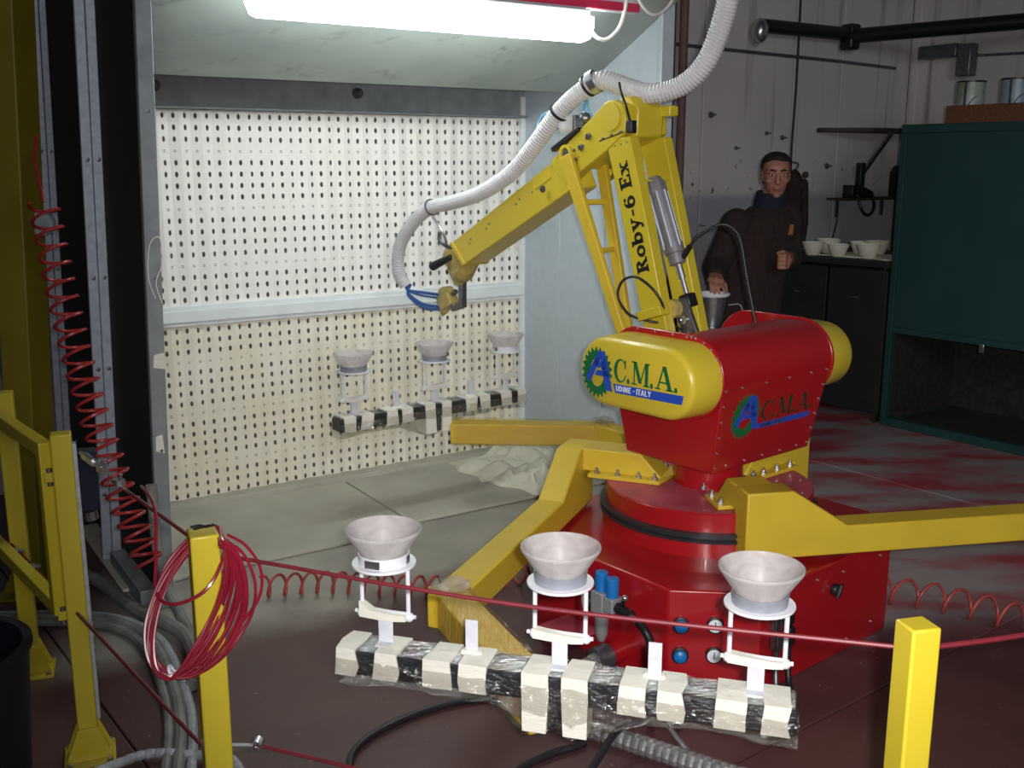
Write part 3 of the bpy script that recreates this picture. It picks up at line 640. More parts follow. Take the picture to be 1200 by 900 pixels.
for q, z in ((-1.0, 1.50), (-1.02, 1.48), (-1.2, 1.39), (-1.22, 1.37), (-1.33, 1.32), (-1.34, 1.30), (-.80, 1.635), (-.92, 1.53)): s.lathe([(.005, 0), (.004, .004), (0, .005)], W(-.10, q, z), -PB, 8)
o = s.build('screws', 'steel', fore, smooth=0); o['kind'] = 'stuff'
# linkage rods and rungs
s = MB(); s.prism([W(-.145, q, z) for q, z in ((-.715, 1.665), (-.655, 1.685), (-.345, 1.03), (-.385, 1.02))], PB * .022); s.build('link_rod', 'armyellow', rob, bevel=.004)
s = MB(); s.prism([W(-.02, q, z) for q, z in ((-.648, 1.68), (-.600, 1.69), (-.430, 1.0), (-.475, .99))], PB * .022); s.build('link_rod', 'armyellow', rob, bevel=.004)
for z, qa, qb in ((1.50, -.590, -.580), (1.32, -.505, -.535)):
    s = MB(); s.tube([W(-.13, qa, z), W(-.01, qb, z)], .011, 8); s.build('rung', 'armyellow', rob)
# balancing cylinder between the plates
ca, cb = W(.0, -.345, 1.585), W(.0, -.235, 1.325); cdir = (cb - ca).normalized()
cy = part_empty('balance_cylinder', rob)
s = MB(); s.lathe([(.0, 0), (.022, 0), (.036, .03), (.036, .06)], ca - cdir * .01, cdir, 6).lathe([(.033, .06), (.033, .275)], ca - cdir * .01, cdir, 20); s.build('barrel', 'cyl', cy)
s = MB(); s.lathe([(.037, .26), (.037, .295), (.03, .297), (.03, .335), (.02, .34)], ca - cdir * .01, cdir, 20); s.build('end_cap', 'cyl', cy)
sx = PB; sy = cdir.cross(PB).normalized()
for a in (.4, 1.7, 2.6, 3.6, 4.5, 5.4):
    oo = (sx * cos(a) + sy * sin(a)) * .0365
    s = MB(); s.tube([ca + oo + cdir * .05, ca + oo + cdir * .265], .0042, 6); s.build('tie_rod', 'galv', cy)
s = MB(); s.tube([cb + cdir * .04, cb + cdir * .10], .014, 10).tube([cb + cdir * .09, cb + cdir * .19], .010, 10); s.build('piston_rod', 'steel', cy)
s = MB(); s.box(cb + cdir * .185, (.05, .045, .05), (PB, sy, cdir)); s.build('clevis', 'black', cy, bevel=.006)
s = MB(); s.prism([W(-.035, q, z) for q, z in ((-.205, 1.155), (-.150, 1.170), (-.075, 1.02), (-.05, .985), (-.10, .975), (-.20, 1.10))], PB * .02); lk = s.build('link_plate', 'darksteel', rob, bevel=.005)
s = MB(); s.lathe([(.036, 0), (.036, .03), (.02, .034), (0, .034)], W(-.035, -.195, 1.125), -PB, 18); s.build('pivot_disc', 'wrist', lk)
for q, z in ((-.150, 1.09), (-.115, 1.035)):
    s = MB(); s.lathe([(.017, 0), (.017, .008), (.01, .009), (.01, .004), (0, .004)], W(-.036, q, z), -PB, 12); s.build('bolt', 'steel', lk)
# cables at the arm
def rpipe(name, pts, r, m, label=None, n=8, seg=8, parent=None):
    s = MB(); s.tube(smooth_path(pts, n), r, seg); o = s.build(name, m, parent or rob, smooth=60)
    if label: o['label'] = label
    return o
rpipe('arched_cable', [W(.005, -.195, 1.315), W(0, -.17, 1.345), W(.01, -.135, 1.39), W(.05, -.068, 1.433), W(.085, -.03, 1.41), W(.1, -.012, 1.36), W(.1, .02, 1.24), W(.1, .067, 1.085)], .0055, 'cable', 'black cable arching from the cylinder down to the housing')
s = MB(); s.tube([W(.005, -.2, 1.31), W(0, -.165, 1.352)], .011, 8); s.build('cable_gland', 'black', rob)
rpipe('looped_cable', [W(-.13, -.163, 1.128), W(-.15, -.165, 1.17), W(-.17, -.195, 1.215), W(-.18, -.26, 1.246), W(-.18, -.325, 1.225), W(-.18, -.345, 1.165), W(-.17, -.295, 1.105), W(-.13, -.22, 1.083), W(-.06, -.18, 1.07), W(0, -.15, 1.02)], .0048, 'cable', 'black cable looping beside the upright plate')
rpipe('elbow_cable', [W(-.07, -.47, 1.935), W(-.09, -.44, 1.90), W(-.10, -.40, 1.84), W(-.105, -.375, 1.79)], .005, 'cable')
s = MB(); s.box(W(-.105, -.37, 1.775), (.03, .03, .045), RA); s.build('cable_plug', 'black', rob, bevel=.004)
# valve on the forearm root
s = MB(); s.box(W(-.115, -.70, 1.735), (.03, .17, .018), (PB, fa, fn)); s.build('valve_bracket', 'black', rob, bevel=.003)
s = MB(); s.lathe([(0, 0), (.028, 0), (.032, .01), (.032, .035), (.024, .045), (0, .045)], W(-.07, -.735, 1.80), (fa + fn * .2).normalized(), 18); s.build('valve_body', 'white', rob)
s = MB(); s.box(W(-.085, -.685, 1.79), (.02, .015, .075), RA).ball(W(-.07, -.65, 1.815), .024, 10, 8).box(W(-.07, -.67, 1.80), (.04, .05, .03), RA); s.build('valve_fitting', 'darksteel', rob, bevel=.002)
rpipe('air_tube', [W(-.07, -.645, 1.83), W(-.06, -.645, 1.87), W(-.04, -.68, 1.895), W(0, -.72, 1.88), W(.02, -.70, 1.82), W(.02, -.66, 1.76)], .005, 'cyan')
rpipe('air_tube', [W(-.06, -.66, 1.85), W(-.03, -.72, 1.885), W(.01, -.86, 1.86), W(.03, -.99, 1.845), W(.03, -1.03, 1.81), W(.0, -1.0, 1.765), W(-.03, -.92, 1.76), W(-.06, -.78, 1.79)], .005, 'cyan')
# wrist, bracket, spray gun
s = MB(); s.ball(W(-.035, -1.535, 1.225), (.055, .065, .058), 14, 10, (PB, fa, fn)).cap(W(-.035, -1.50, 1.225), .055, W(-.035, -1.49, 1.145), .042).cap(W(-.035, -1.47, 1.16), .05, W(-.035, -1.40, 1.25), .05).cap(W(-.035, -1.545, 1.165), .03, W(-.035, -1.505, 1.12), .03); wr_ = s.build('wrist', 'wrist', rob, smooth=70)
s = MB(); s.cap(W(-.10, -1.615, 1.178), .021, W(-.09, -1.50, 1.225), .014); s.build('grip', 'black', wr_)
s = MB(); s.box(W(-.02, -1.50, 1.08), (.03, .03, .17), RA).box(W(-.02, -1.53, .99), (.03, .09, .025), (PB, (QA * .9 + Z * .3).normalized(), (Z * .9 - QA * .3).normalized())); s.build('gun_bracket', 'darksteel', rob, bevel=.004)
gun = part_empty('spray_gun', rob, 'film-wrapped grey spray gun at the arm tip')
gx = (QA * .85 + Z * .5).normalized(); gz_ = (Z * .85 - QA * .5).normalized()
s = MB(); s.box(W(-.02, -1.615, 1.01), (.055, .095, .07), (PB, gx, gz_)); s.cap(W(-.02, -1.64, 1.045), .03, W(-.02, -1.60, 1.06), .022).cap(W(-.02, -1.64, .965), .022, W(-.02, -1.655, .945), .012); s.build('gun_body', 'wrist', gun, bevel=.006)
s = MB(); s.lathe([(.014, 0), (.014, .02), (.006, .03), (0, .03)], W(-.02, -1.575, .985), gx, 10); s.build('nozzle', 'steel', gun)
s = MB(); s.lathe([(.012, 0), (.012, .03), (0, .03)], W(-.02, -1.575, 1.045), gx, 10); s.build('air_cap', 'darksteel', gun)
# front air regulator on the base
fr = part_empty('air_regulator', rob)
bx = -PB
def Fq(q, z, out=0): return W(-.6 - out, q, z)
s = MB(); s.box(Fq(.065, .24, .045), (.06, .055, .075), RA).box(Fq(.112, .245, .045), (.05, .04, .05), RA); s.build('body', 'castgrey', fr, bevel=.004)
for q, z in ((.058, .305), (.108, .298)):
    s = MB(); s.lathe([(.021, -.03), (.022, 0), (.022, .032), (.019, .036), (0, .036)], Fq(q, z, .045), Z, 16); s.build('knob', 'bluecap', fr)
    s = MB(); s.lathe([(.017, -.045), (.017, -.025), (0, -.025)], Fq(q, z, .045), Z, 14); s.build('collar', 'black', fr)
s = MB(); s.lathe([(0, -.105), (.012, -.10), (.022, -.075), (.024, 0), (.022, .02)], Fq(.062, .20, .045), Z, 16); s.build('bowl', 'castgrey', fr)
s = MB(); s.lathe([(.028, 0), (.028, .022), (.025, .024), (0, .024)], Fq(.012, .225, .05), (-PB * .85 - QA * .5), 18); s.build('gauge_case', 'black', fr)
s = MB(); s.lathe([(.024, .0245), (0, .0255)], Fq(.012, .225, .05), (-PB * .85 - QA * .5), 18); s.build('gauge_face', 'white', fr)
s = MB(); s.tube([Fq(.13, .24, .045), Fq(.20, .235, .05)], .018, 10); s.tube([Fq(.15, .255, .045), Fq(.175, .285, .055)], .007, 8); s.build('fitting', 'black', fr)
s = MB(); s.tube([Fq(.195, .235, .05), Fq(.235, .225, .05)], .010, 8); s.build('nipple', 'steel', fr)
s = MB(); s.ball(Fq(.175, .29, .055), .011, 8, 6); s.build('tap', 'steel', fr)
rpipe('black_hose', [Fq(.23, .226, .05), Fq(.265, .21, .055), Fq(.285, .17, .05), Fq(.29, .08, .045), Fq(.29, .02, .05)], .0135, 'cable', parent=fr)
# buttons and gauges on the cut corner
k1, k2 = W(-.6, .308, 0), W(-.395, .513, 0); kx = (k2 - k1).normalized(); kn = kx.cross(Z).normalized()
if kn.dot(-PB + QA) < 0: kn = -kn
for t, z, kind in ((.042, .232, 0), (.042, .130, 0), (.147, .236, 1), (.147, .135, 1)):
    c = k1 + kx * t + Z * z
    g = part_empty('indicator_lamp' if kind == 0 else 'pressure_gauge', rob)
    s = MB(); s.lathe([(.027, 0), (.027, .010), (.022, .012), (0, .012)], c, kn, 20); s.build('bezel', 'black', g)
    s = MB()
    if kind == 0: s.lathe([(.021, .012), (.020, .020), (.012, .026), (0, .027)], c, kn, 18); s.build('blue_lens', 'bluecap', g)
    else:
        s.lathe([(.022, .0122), (0, .0132)], c, kn, 18); s.build('gauge_face', 'white', g)
        s = MB(); s.box(c + kn * .0145 + Z * .003, (.003, .002, .022), (kx, kn, Z)); s.build('needle', 'black', g, smooth=0)
s = MB(); s.lathe([(.020, 0), (.020, .018), (.012, .024), (0, .024)], W(-.009, .513, .255), QA, 16).box(W(-.009, .54, .255), (.012, .012, .05), (PB, QA, (Z + PB * .5).normalized())); s.build('switch_knob', 'black', rob, bevel=.003)
for p_, ln in ((-.335, .07), (-.27, .06)):
    s = MB(); s.box(W(p_, .525, .235), (.034, .026, .05), RA).box(W(p_, .53, .175), (.03, .03, .06), RA); s.build('cable_plug', 'darksteel' if p_ < -.3 else 'black', rob, bevel=.004)
    rpipe('plug_cable', [W(p_, .53, .15), W(p_ - .005, .535, .09), W(p_ - .03, .56, .03), W(p_ - .06, .60, .012)], .010, 'darksteel' if p_ < -.3 else 'cable')
# side lug and conduit elbow at the base foot
s = MB(); s.box(W(-.70, -.07, .10), (.20, .16, .012), RA); s.build('foot_lug', 'redtop', rob, bevel=.003)
s = MB(); s.tube([W(-.60, .10, .065), W(-.665, .105, .065)], .04, 16); s.build('conduit_port', 'red', rob)
s = MB(); s.tube([W(-.655, .105, .065), W(-.71, .10, .062)], .043, 12); s.build('conduit_nut', 'darksteel', rob)

# ------------------------------------------------------------------ corrugated hose over the robot
hp = [(.13, -.09, 2.42), (.1, -.107, 2.241), (.1, -.141, 2.118), (.08, -.187, 1.991), (.05, -.268, 1.912), (0, -.366, 1.885), (0, -.47, 1.905), (-.05, -.582, 1.942), (-.08, -.666, 1.899), (-.1, -.763, 1.829), (-.12, -.891, 1.70), (-.13, -1.012, 1.599), (-.14, -1.197, 1.515), (-.14, -1.41, 1.466), (-.14, -1.572, 1.438), (-.14, -1.71, 1.367), (-.14, -1.827, 1.253), (-.13, -1.862, 1.128), (-.1, -1.843, 1.053)]
hpath = resample(smooth_path([W(*t) + Z * .01 for t in hp], 12), .0062); nh = len(hpath)
hr = empty('corrugated_hose', W(-.1, -1.84, 1.05), 'pale grey corrugated hose looping over the robot arm to its tip', 'hose')
def hrad(i):
    t = i / nh; r0 = .041 - .010 * min(1, t * 1.25); return r0 * (1 if (i % 2) else .90)
s = MB(); s.tube(hpath, hrad, 14); s.build('hose_sleeve', 'hose', hr, smooth=0)
def ringat(i, r, wdt, m, name):
    a, b_ = hpath[i], hpath[min(i + 2, nh - 1)]; t = (b_ - a).normalized(); s = MB(); s.lathe([(r, -wdt), (r + .006, -wdt), (r + .006, wdt), (r, wdt)], a, t, 20, True); s.build(name, m, hr)
def nearest(q, z): return min(range(nh), key=lambda i: (hpath[i] - W(-.08, q, z)).length)
ringat(nearest(-.60, 1.94), .040, .014, 'steel', 'clamp'); ringat(nearest(-.60, 1.94) + 5, .037, .004, 'black', 'cable_tie'); ringat(nearest(-.76, 1.83), .037, .004, 'black', 'cable_tie'); ringat(nearest(-1.56, 1.44), .033, .003, 'darksteel', 'cable_tie')
s = MB(); s.tube(smooth_path([W(-.14, -1.56, 1.41), W(-.12, -1.53, 1.36), W(-.1, -1.52, 1.315), W(-.09, -1.525, 1.29)], 6), .006, 8); s.build('hook', 'steel', hr)
s = MB(); s.tube(smooth_path([W(-.09, -1.575, 1.335), W(-.09, -1.575, 1.30), W(-.08, -1.545, 1.275), W(-.07, -1.50, 1.268)], 6), .009, 8); s.build('support_arm', 'darksteel', hr)
for k, (mz, dq) in enumerate(((.035, .0), (.02, .01), (-.02, .0), (-.035, -.005))):
    s = MB(); e = W(-.1, -1.843, 1.05)
    s.tube(smooth_path([W(-.1 + .01 * k, -1.845 + dq, 1.07), W(-.1, -1.82 + dq, 1.035 + mz * .3), W(-.07, -1.75, 1.005 + mz), W(-.04, -1.67, 1.0 + mz), W(-.03, -1.63, 1.005 + mz * .6)], 8), .0075 if k != 1 else .005, 8); s.build('air_line', 'bluehose', hr)

# ------------------------------------------------------------------ carousel arms
def arm(S, d3, z0, zt, L3, w, label, L4=0, d4=0, gold=0, drop=.20, flat=.16, reach=.30, h=.10):
    """S outer start corner in plan, d3 main direction (deg), inner side lies 90 deg to the left of d3"""
    t = V((cos(rad(d3)), sin(rad(d3)), 0)); n = V((-t.y, t.x, 0)); S = V((S[0], S[1], 0))
    root = empty('carousel_arm', S + Z * 0, label, 'arm', 'bent arms of the turntable')
    zb = zt - h
    s = MB(); s.prism([S + t * a + Z * z for a, z in ((0, zb), (0, z0), (flat, z0), (flat + drop, zt), (flat + drop + .005, zt), (L3, zt), (L3, zb))], n * w); s.build('main_tube', 'armyellow', root, bevel=.006)
    s = MB(); s.prism([S + n * (w - .01) + Z * .515, S + n * (w + reach) + Z * .515, S + n * (w + reach - .08) + Z * (z0), S + n * (w - .01) + Z * z0], t * min(flat, .13)); s.build('root_box', 'armyellow', root, bevel=.005)
    s = MB(); s.prism([S + n * (w + .03) + t * -.045 + Z * .5035, S + n * (w + reach) + t * -.045 + Z * .5035, S + n * (w + reach + .03) + t * .06 + Z * .5035, S + n * (w + reach) + t * .175 + Z * .5035, S + n * (w + .03) + t * .175 + Z * .5035], Z * .014); s.build('foot_plate', 'armyellow', root, bevel=.002)
    for a in (-.025, .152):
        for k in (.06, .14, .22, .28):
            s = MB(); c = S + n * (w + k) + t * a + Z * .5175; s.lathe([(.011, 0), (.011, .009), (.005, .0095), (.005, .022), (0, .022)], c, Z, 6); s.build('bolt', 'steel', root, smooth=0)
    if L4:
        E = S + t * (L3 - w * .55) + n * (w * .5); t4 = V((cos(rad(d4)), sin(rad(d4)), 0)); n4 = V((-t4.y, t4.x, 0))
        s = MB(); s.box(E + t4 * (L4 / 2 - w * .45) + Z * ((zt + zb) / 2), (L4 + w * .3, w, h * .98), (t4, n4, Z)); o = s.build('end_tube', 'amber' if gold else 'armyellow', root, bevel=.006)
        o['label'] = 'outer tube wrapped in clear film'
        # crinkled film sleeve round the end tube
        r = random.Random(5); s = MB(); rings = []; m_ = 26
        for i in range(m_):
            d_ = -w * .3 + (L4 - w * .30 + .012) * i / (m_ - 1); ring_ = []
            for j in range(16):
                a = 2 * pi * j / 16; sq = 1 / max(abs(cos(a)), abs(sin(a)))
                kx_ = (w / 2 + .004 + r.uniform(0, .007)); kz = (h / 2 + .004 + r.uniform(0, .007))
                ring_.append(E + t4 * d_ + Z * ((zt + zb) / 2) + n4 * (cos(a) * min(sq, 1.36) * kx_) + Z * (sin(a) * min(sq, 1.36) * kz))
            rings.append(ring_)
        s.loft(rings, caps=False); s.build('film_sleeve', 'sleeve', root, smooth=0)
        s = MB()
        rr = []
        for i in range(13):
            a = 2 * pi * i / 12; rr.append(E + V((cos(a) * .062, sin(a) * .055, zt + .012 + r.uniform(0, .012))))
        s.loft([[p + V((r.uniform(-.006, .006), r.uniform(-.006, .006), dz * .5)) * 1 + (E + Z * (zt + .01) - p) * sh for p in rr[:-1]] for dz, sh in ((-.02, 0), (0, .12), (.02, .3), (.01, .6))]); s.build('film_knot', 'clear', root, smooth=0)
    return root
arm((.225, 3.90), 248.5, .60, .462, 1.27, .098, 'yellow bent arm reaching to the front, gold film on its end under the rack', .665, 294, 1)
arm((.763, 3.195), 10.5, .60, .470, 1.7, .105, 'yellow bent arm running off to the right past the drum', reach=.16)
arm((1.17, 3.92), 129, .60, .440, 1.17, .10, 'yellow bent arm reaching behind the robot to the rack at the filter', .75, 177, 0)

# ------------------------------------------------------------------ racks with shade holders
def rack(label):
    RX = V((cos(rad(-15.7)), sin(rad(-15.7)), 0)); RY = V((-RX.y, RX.x, 0)); c0 = V((.104, 2.138, 0)); r = random.Random(11)
    root = empty('wrapped_rack', c0 + Z * .47, label, 'rack', 'taped rack bars holding glass shades')
    def P(a, b_, z): return c0 + RX * a + RY * b_ + Z * z
    ax_ = (RX, RY, Z)
    s = MB(); s.box(P(0, 0, .505), (1.04, .086, .060), ax_); s.build('bar', 'wrap', root, bevel=.006)
    # loose film bagging under the bar
    s = MB(); rings = []
    for i in range(27):
        a = -.525 + 1.05 * i / 26; sag = .010 + .012 * abs(sin(a * 9)) + (.075 * max(0, 1 - abs(a - .03) / .17)) + r.uniform(0, .006)
        ring_ = []
        for b_, z in ((-.049, .515), (-.052, .49), (-.05, .474 - sag * .35), (-.035, .472 - sag), (.0, .470 - sag * 1.05), (.035, .472 - sag), (.05, .48), (.049, .515)):
            ring_.append(P(a, b_ + r.uniform(-.003, .003), z + r.uniform(-.003, .003)))
        rings.append(ring_)
    s.loft(rings, caps=False); f_ = s.f[:]; s.f = [q for k, q in enumerate(s.f) if (k % 8) != 7]; s.build('film_skirt', 'clear', root, smooth=0)
    s = MB(); rings = []
    for i in range(60):
        a = -.515 + 1.03 * i / 59
        rings.append([P(a, b_, .5375 + r.uniform(0, .0035)) for b_ in (-.043, -.03, -.018, -.006, .006, .018, .03, .043)])
    s.loft(rings, caps=False); s.f = [q for k, q in enumerate(s.f) if (k % 8) != 7]; s.build('film_top', 'topfilm', root, smooth=0)
    # clamp block where the arm sits below
    s = MB(); s.box(P(.0, .0, .437), (.13, .074, .070), ax_); s.build('clamp_block', 'wrap', root, bevel=.01)
    bands = [(-.498, .052), (-.40, .06), (-.272, .062), (-.188, .062), (-.045, .056), (.045, .056), (.176, .058), (.255, .06), (.386, .062), (.475, .056)]
    for k, (a, w_) in enumerate(bands):
        s = MB(); low = .474 if k not in (4, 5) else .40; n_ = 10
        rings = []
        for i in range(n_ + 1):
            pass
        hy, zt, zb = .0465, .5425, low
        loop = [(-hy, zb), (-hy - .001, .50), (-hy, zt), (0, zt + .0015), (hy, zt), (hy, zb), (0, zb - .001)]
        j0 = [r.uniform(-.006, .006) for _ in loop]; j1 = [r.uniform(-.006, .006) for _ in loop]
        R0 = [P(a - w_ / 2 + j0[i], y, z) for i, (y, z) in enumerate(loop)]; R1 = [P(a + w_ / 2 + j1[i], y, z) for i, (y, z) in enumerate(loop)]
        s.loft([R0, R1]); s.build('tape_band', 'cream', root, smooth=0)
    for k, a in enumerate((-.42, .0, .43)):
        h_ = part_empty('shade_holder', root)
        s = MB(); s.box(P(a, .012, .572), (.036, .006, .085), ax_).box(P(a, .0, .541), (.036, .03, .006), ax_); s.build('stem', 'lav', h_, bevel=.0015)
        s = MB(); s.tube([P(a - .062, .012, .617), P(a + .062, .012, .617)], .007, 8); s.build('cross_bar', 'white', h_)
        for sg in (-1, 1):
            s = MB(); s.tube([P(a + sg * .058, .012, .612), P(a + sg * .058, .012, .738)], .0052, 8); s.build('rod', 'white', h_)
            s = MB(); s.ball(P(a + sg * .060, .012, .612), .0115, 8, 6).tube([P(a + sg * .058, .012, .612), P(a + sg * .076, .012, .614)], .005, 6); s.build('rod_end', 'white', h_)
        s = MB(); vs = []
        cur = r.uniform(-.006, .006)
        top = [(-.060, .628 + .016 * (k == 0)), (-.03, .624), (0, .622), (.03, .62), (.056, .620)]; bot = [(-.060, .606), (-.03, .604), (0, .602), (.03, .603), (.056, .606)]
        for y in (.0, .022):
            vs += [P(a + x_, y - .004, z) for x_, z in top] + [P(a + x_, y - .004, z) for x_, z in bot]
        fs = []
        for i in range(4): fs += [(i, i + 1, 6 + i, 5 + i), (10 + i + 1, 10 + i, 15 + i, 16 + i), (i + 1, i, 10 + i, 11 + i), (5 + i, 6 + i, 16 + i, 15 + i)]
        fs += [(0, 5, 15, 10), (4, 14, 19, 9)]
        s.add(vs, fs); s.build('tape_wrap', 'cream', h_, smooth=0)
        s = MB(); s.lathe([(0, .738), (.074, .738), (.075, .741), (.074, .744), (0, .744)], P(a, .012, 0), Z, 32); s.build('tray', 'white', h_)
        s = MB(); s.lathe([(.0555, .743), (.058, .743), (.060, .769), (.0575, .769)], P(a, .012, 0), Z, 32, True); rn = s.build('collar', 'duct' if k != 0 else 'white', h_)
        if k == 0:
            for an in (250, 345):
                s = MB(); c = P(a, .012, .756) + V((cos(rad(an)), sin(rad(an)), 0)) * .0588; tx = V((-sin(rad(an)), cos(rad(an)), 0))
                s.box(c, (.036 if an == 250 else .016, .004, .018), (tx, V((cos(rad(an)), sin(rad(an)), 0)), Z)); s.build('collar_slot', 'darksteel', h_)
    for a in (-.208, .214):
        s = MB(); s.box(P(a, .014, .578), (.030, .006, .09), ax_); s.build('peg', 'lav', root, bevel=.0015)
        s = MB(); s.box(P(a, .014, .544), (.05, .022, .012), ax_); s.build('peg_foot', 'cream', root, bevel=.004)
    return root, [P(a, .012, 0) for a in (-.42, .0, .43)]
ra, spots = rack('near rack bar bound with masking tape, on the gold film arm before the robot')
shade_root = None
def shade(loc, label, group):
    global shade_root
    if shade_root is None:
        s = MB(); s.lathe([(0, .0), (.044, .0), (.049, .004), (.0548, .024), (.0875, .073), (.0895, .0775), (.0885, .0815), (.085, .0815), (.0825, .076), (.051, .027), (.045, .0095), (0, .0085)], (0, 0, 0), Z, 40)
        shade_root = s.build('glass_shade', 'glass', None, origin=(0, 0, 0), smooth=40); o = shade_root
    else: o = shade_root.copy(); COL.objects.link(o)
    o.location = loc; return tag(o, label, 'lampshade', group)
for p, l in zip(spots, ('frosted glass shade on the near rack holder furthest from the robot base', 'frosted glass shade on the middle holder of the near rack, before the air regulator', 'frosted glass shade on the near rack holder below the right yellow arm')):
    shade(p + Z * .7445, l, 'frosted glass shades on the near rack')
cB = V((-.372, 4.80, .47))
rb = dup(ra, cB + Z * -.004, rad(53 + 180), label='far rack bar bound with masking tape, standing before the white filter wall')
Rm = Matrix.Rotation(rad(233), 3, 'Z')
for p, l in zip(spots, ('frosted glass shade on the far rack close to the grey booth side wall', 'frosted glass shade on the middle holder of the far rack', 'frosted glass shade on the far rack holder nearest the booth front edge')):
    q = Rm @ (p - V((.104, 2.138, 0))) + V((cB.x, cB.y, 0)); shade(q + Z * .7405, l, 'frosted glass shades on the far rack')

# ------------------------------------------------------------------ barrier posts, gate, ropes
def post(x, y, rot, label, w=.052, d=.052, h=.95, foot=True, name='barrier_post', face=True, group='yellow barrier posts'):
    r_ = empty(name, (x, y, 0), label, 'post', group); c, s_ = cos(rot), sin(rot); ex, ey = V((c, s_, 0)), V((-s_, c, 0)); ax_ = (ex, ey, Z); O_ = V((x, y, 0))
    s = MB(); s.box(O_ + Z * (h / 2 + .004), (w, d, h - .008), ax_); s.build('shaft', 'postyellow', r_, bevel=.004)
    if foot:
        s = MB(); s.box(O_ + Z * .005, (.135, .135, .010), ax_); s.build('base_plate', 'postyellow', r_, bevel=.002)
        for sg in (-1, 1):
            s = MB(); a = O_ + ey * sg * (d / 2 + .004)
            s.prism([a - ex * .062 + Z * .01, a + ex * .062 + Z * .01, a + ex * (w / 2) + Z * .105, a - ex * (w / 2) + Z * .105], ey * (.006 * sg)); s.build('gusset', 'postyellow', r_, bevel=.001)
            for sx_ in (-1, 1):
                s = MB(); s.lathe([(.009, 0), (.009, .008), (0, .009)], O_ + ex * sx_ * .052 + ey * sg * .054 + Z * .010, Z, 6); s.build('bolt', 'steel', r_, smooth=0)
    return r_, ax_, O_
pA, axA, OA = post(-.607, 1.925, rad(24), 'yellow barrier post with the red cord coil hanging round it', group=None, w=.055, d=.062, h=.942)
s = MB(); s.tube([OA + V((-.022, -.004, .9515)), OA + V((-.006, .004, .9525)), OA + V((.008, -.004, .9525)), OA + V((.020, .010, .9515))], .0028, 6).tube([OA + V((-.012, -.016, .952)), OA + V((.014, .006, .952))], .0026, 6); s.build('wire_tie', 'black', pA)
pB, axB, OB = post(.640, 1.515, rad(14), 'near yellow barrier post standing on dark floor below the right yellow arm', group=None, w=.051, d=.05, h=.94)
pC, axC, OC = post(-1.195, 2.65, rad(22), 'yellow gate post with a flared foot and a grey perforated strip', group=None)
s = MB(); s.box(OC + axC[0] * .031 + Z * .52, (.010, .028, .80), axC)
s.build('perforated_strip', 'braid', pC, bevel=.001)
s = MB()
for k in range(24): s.box(OC + axC[0] * .0365 + Z * (.15 + k * .0335), (.002, .010, .013), axC)
o = s.build('strip_holes', 'dark', pC, smooth=0); o['kind'] = 'stuff'
s = MB(); s.box(OC + axC[0] * .055 + axC[1] * .05 + Z * .80, (.055, .05, .17), axC); s.build('switch_box', 'collar', pC, bevel=.006)
s = MB(); s.tube([OC + axC[0] * .055 + axC[1] * .05 + Z * .71, OC + axC[0] * .058 + axC[1] * .05 + Z * .685], .018, 10); s.build('cable_gland', 'darksteel', pC)
pD, axD, OD = post(-1.585, 3.15, rad(20), 'yellow gate post with a flared foot farthest left, behind the gate', group=None)
# gate
gt = empty('barrier_gate', (-1.265, 2.66, .1), 'yellow tubular gate hinged between the two footed posts', 'gate')
ga, gb = V((-1.245, 2.655, 0)), V((-1.93, 3.47, 0)); gd = (gb - ga).normalized(); gn = gd.cross(Z)
for z0 in (.905, .455):
    s = MB(); s.box(ga.lerp(gb, .5) + Z * z0, ((gb - ga).length, .034, .040), (gd, gn, Z)); s.build('rail', 'postyellow', gt, bevel=.003)
s = MB(); s.box(ga + Z * .68, (.034, .036, .49), (gd, gn, Z)); s.build('stile', 'postyellow', gt, bevel=.003)
for z0 in (.83, .435):
    s = MB(); s.box(ga + V((.028, .0, z0)), (.062, .028, .028), (V((cos(rad(22)), sin(rad(22)), 0)), V((-sin(rad(22)), cos(rad(22)), 0)), Z)); s.build('hinge_lug', 'postyellow', gt, bevel=.003)
    s = MB(); s.lathe([(.008, -.006), (.008, .042), (0, .044)], ga + V((.014, -.012, z0 - .018)), Z, 8); s.build('hinge_pin', 'darksteel', gt)
for f_ in (.32, .48):
    s = MB(); s.lathe([(.014, 0), (.014, .016), (.007, .02), (.007, .03), (0, .03)], ga.lerp(gb, f_) + gn * .017 + Z * .455, gn, 8); s.build('rail_bolt', 'steel', gt)
# tall column far left
s = MB(); a0, a1 = V((-1.870, 3.80, .0)), V((-1.735, 3.80, 2.75)); q = []
for c, z_ in ((a0, 0), (a1, 0)):
    for dx, dy in ((-.062, -.05), (.045, -.05), (.072, .07), (-.05, .07)): q.append(c + V((dx, dy, 0)))
tc_ = empty('tall_column', a0, 'tall dull yellow square column rising past the top, left of the booth', 'column'); s.hexa(q); s.build('shaft', 'dullyellow', tc_, bevel=.005)
s = MB(); s.box(a0 + V((.0, .01, .006)), (.24, .22, .012)); s.build('base_plate', 'dullyellow', tc_, bevel=.003)
for dx in (-.09, .09):
    s = MB(); s.prism([a0 + V((dx * .72, -.03, .012)), a0 + V((dx * 1.2, -.03, .012)), a0 + V((dx * .72, -.03, .11))], V((0, .012, 0))); s.build('gusset', 'dullyellow', tc_, smooth=0)
s = MB(); s.lathe([(.047, 0), (.047, .015), (.04, .022), (0, .022)], V((-1.725, 3.84, 1.43)), V((.25, -1, 0)), 20); s.build('grey_disc', 'galvdark', tc_)
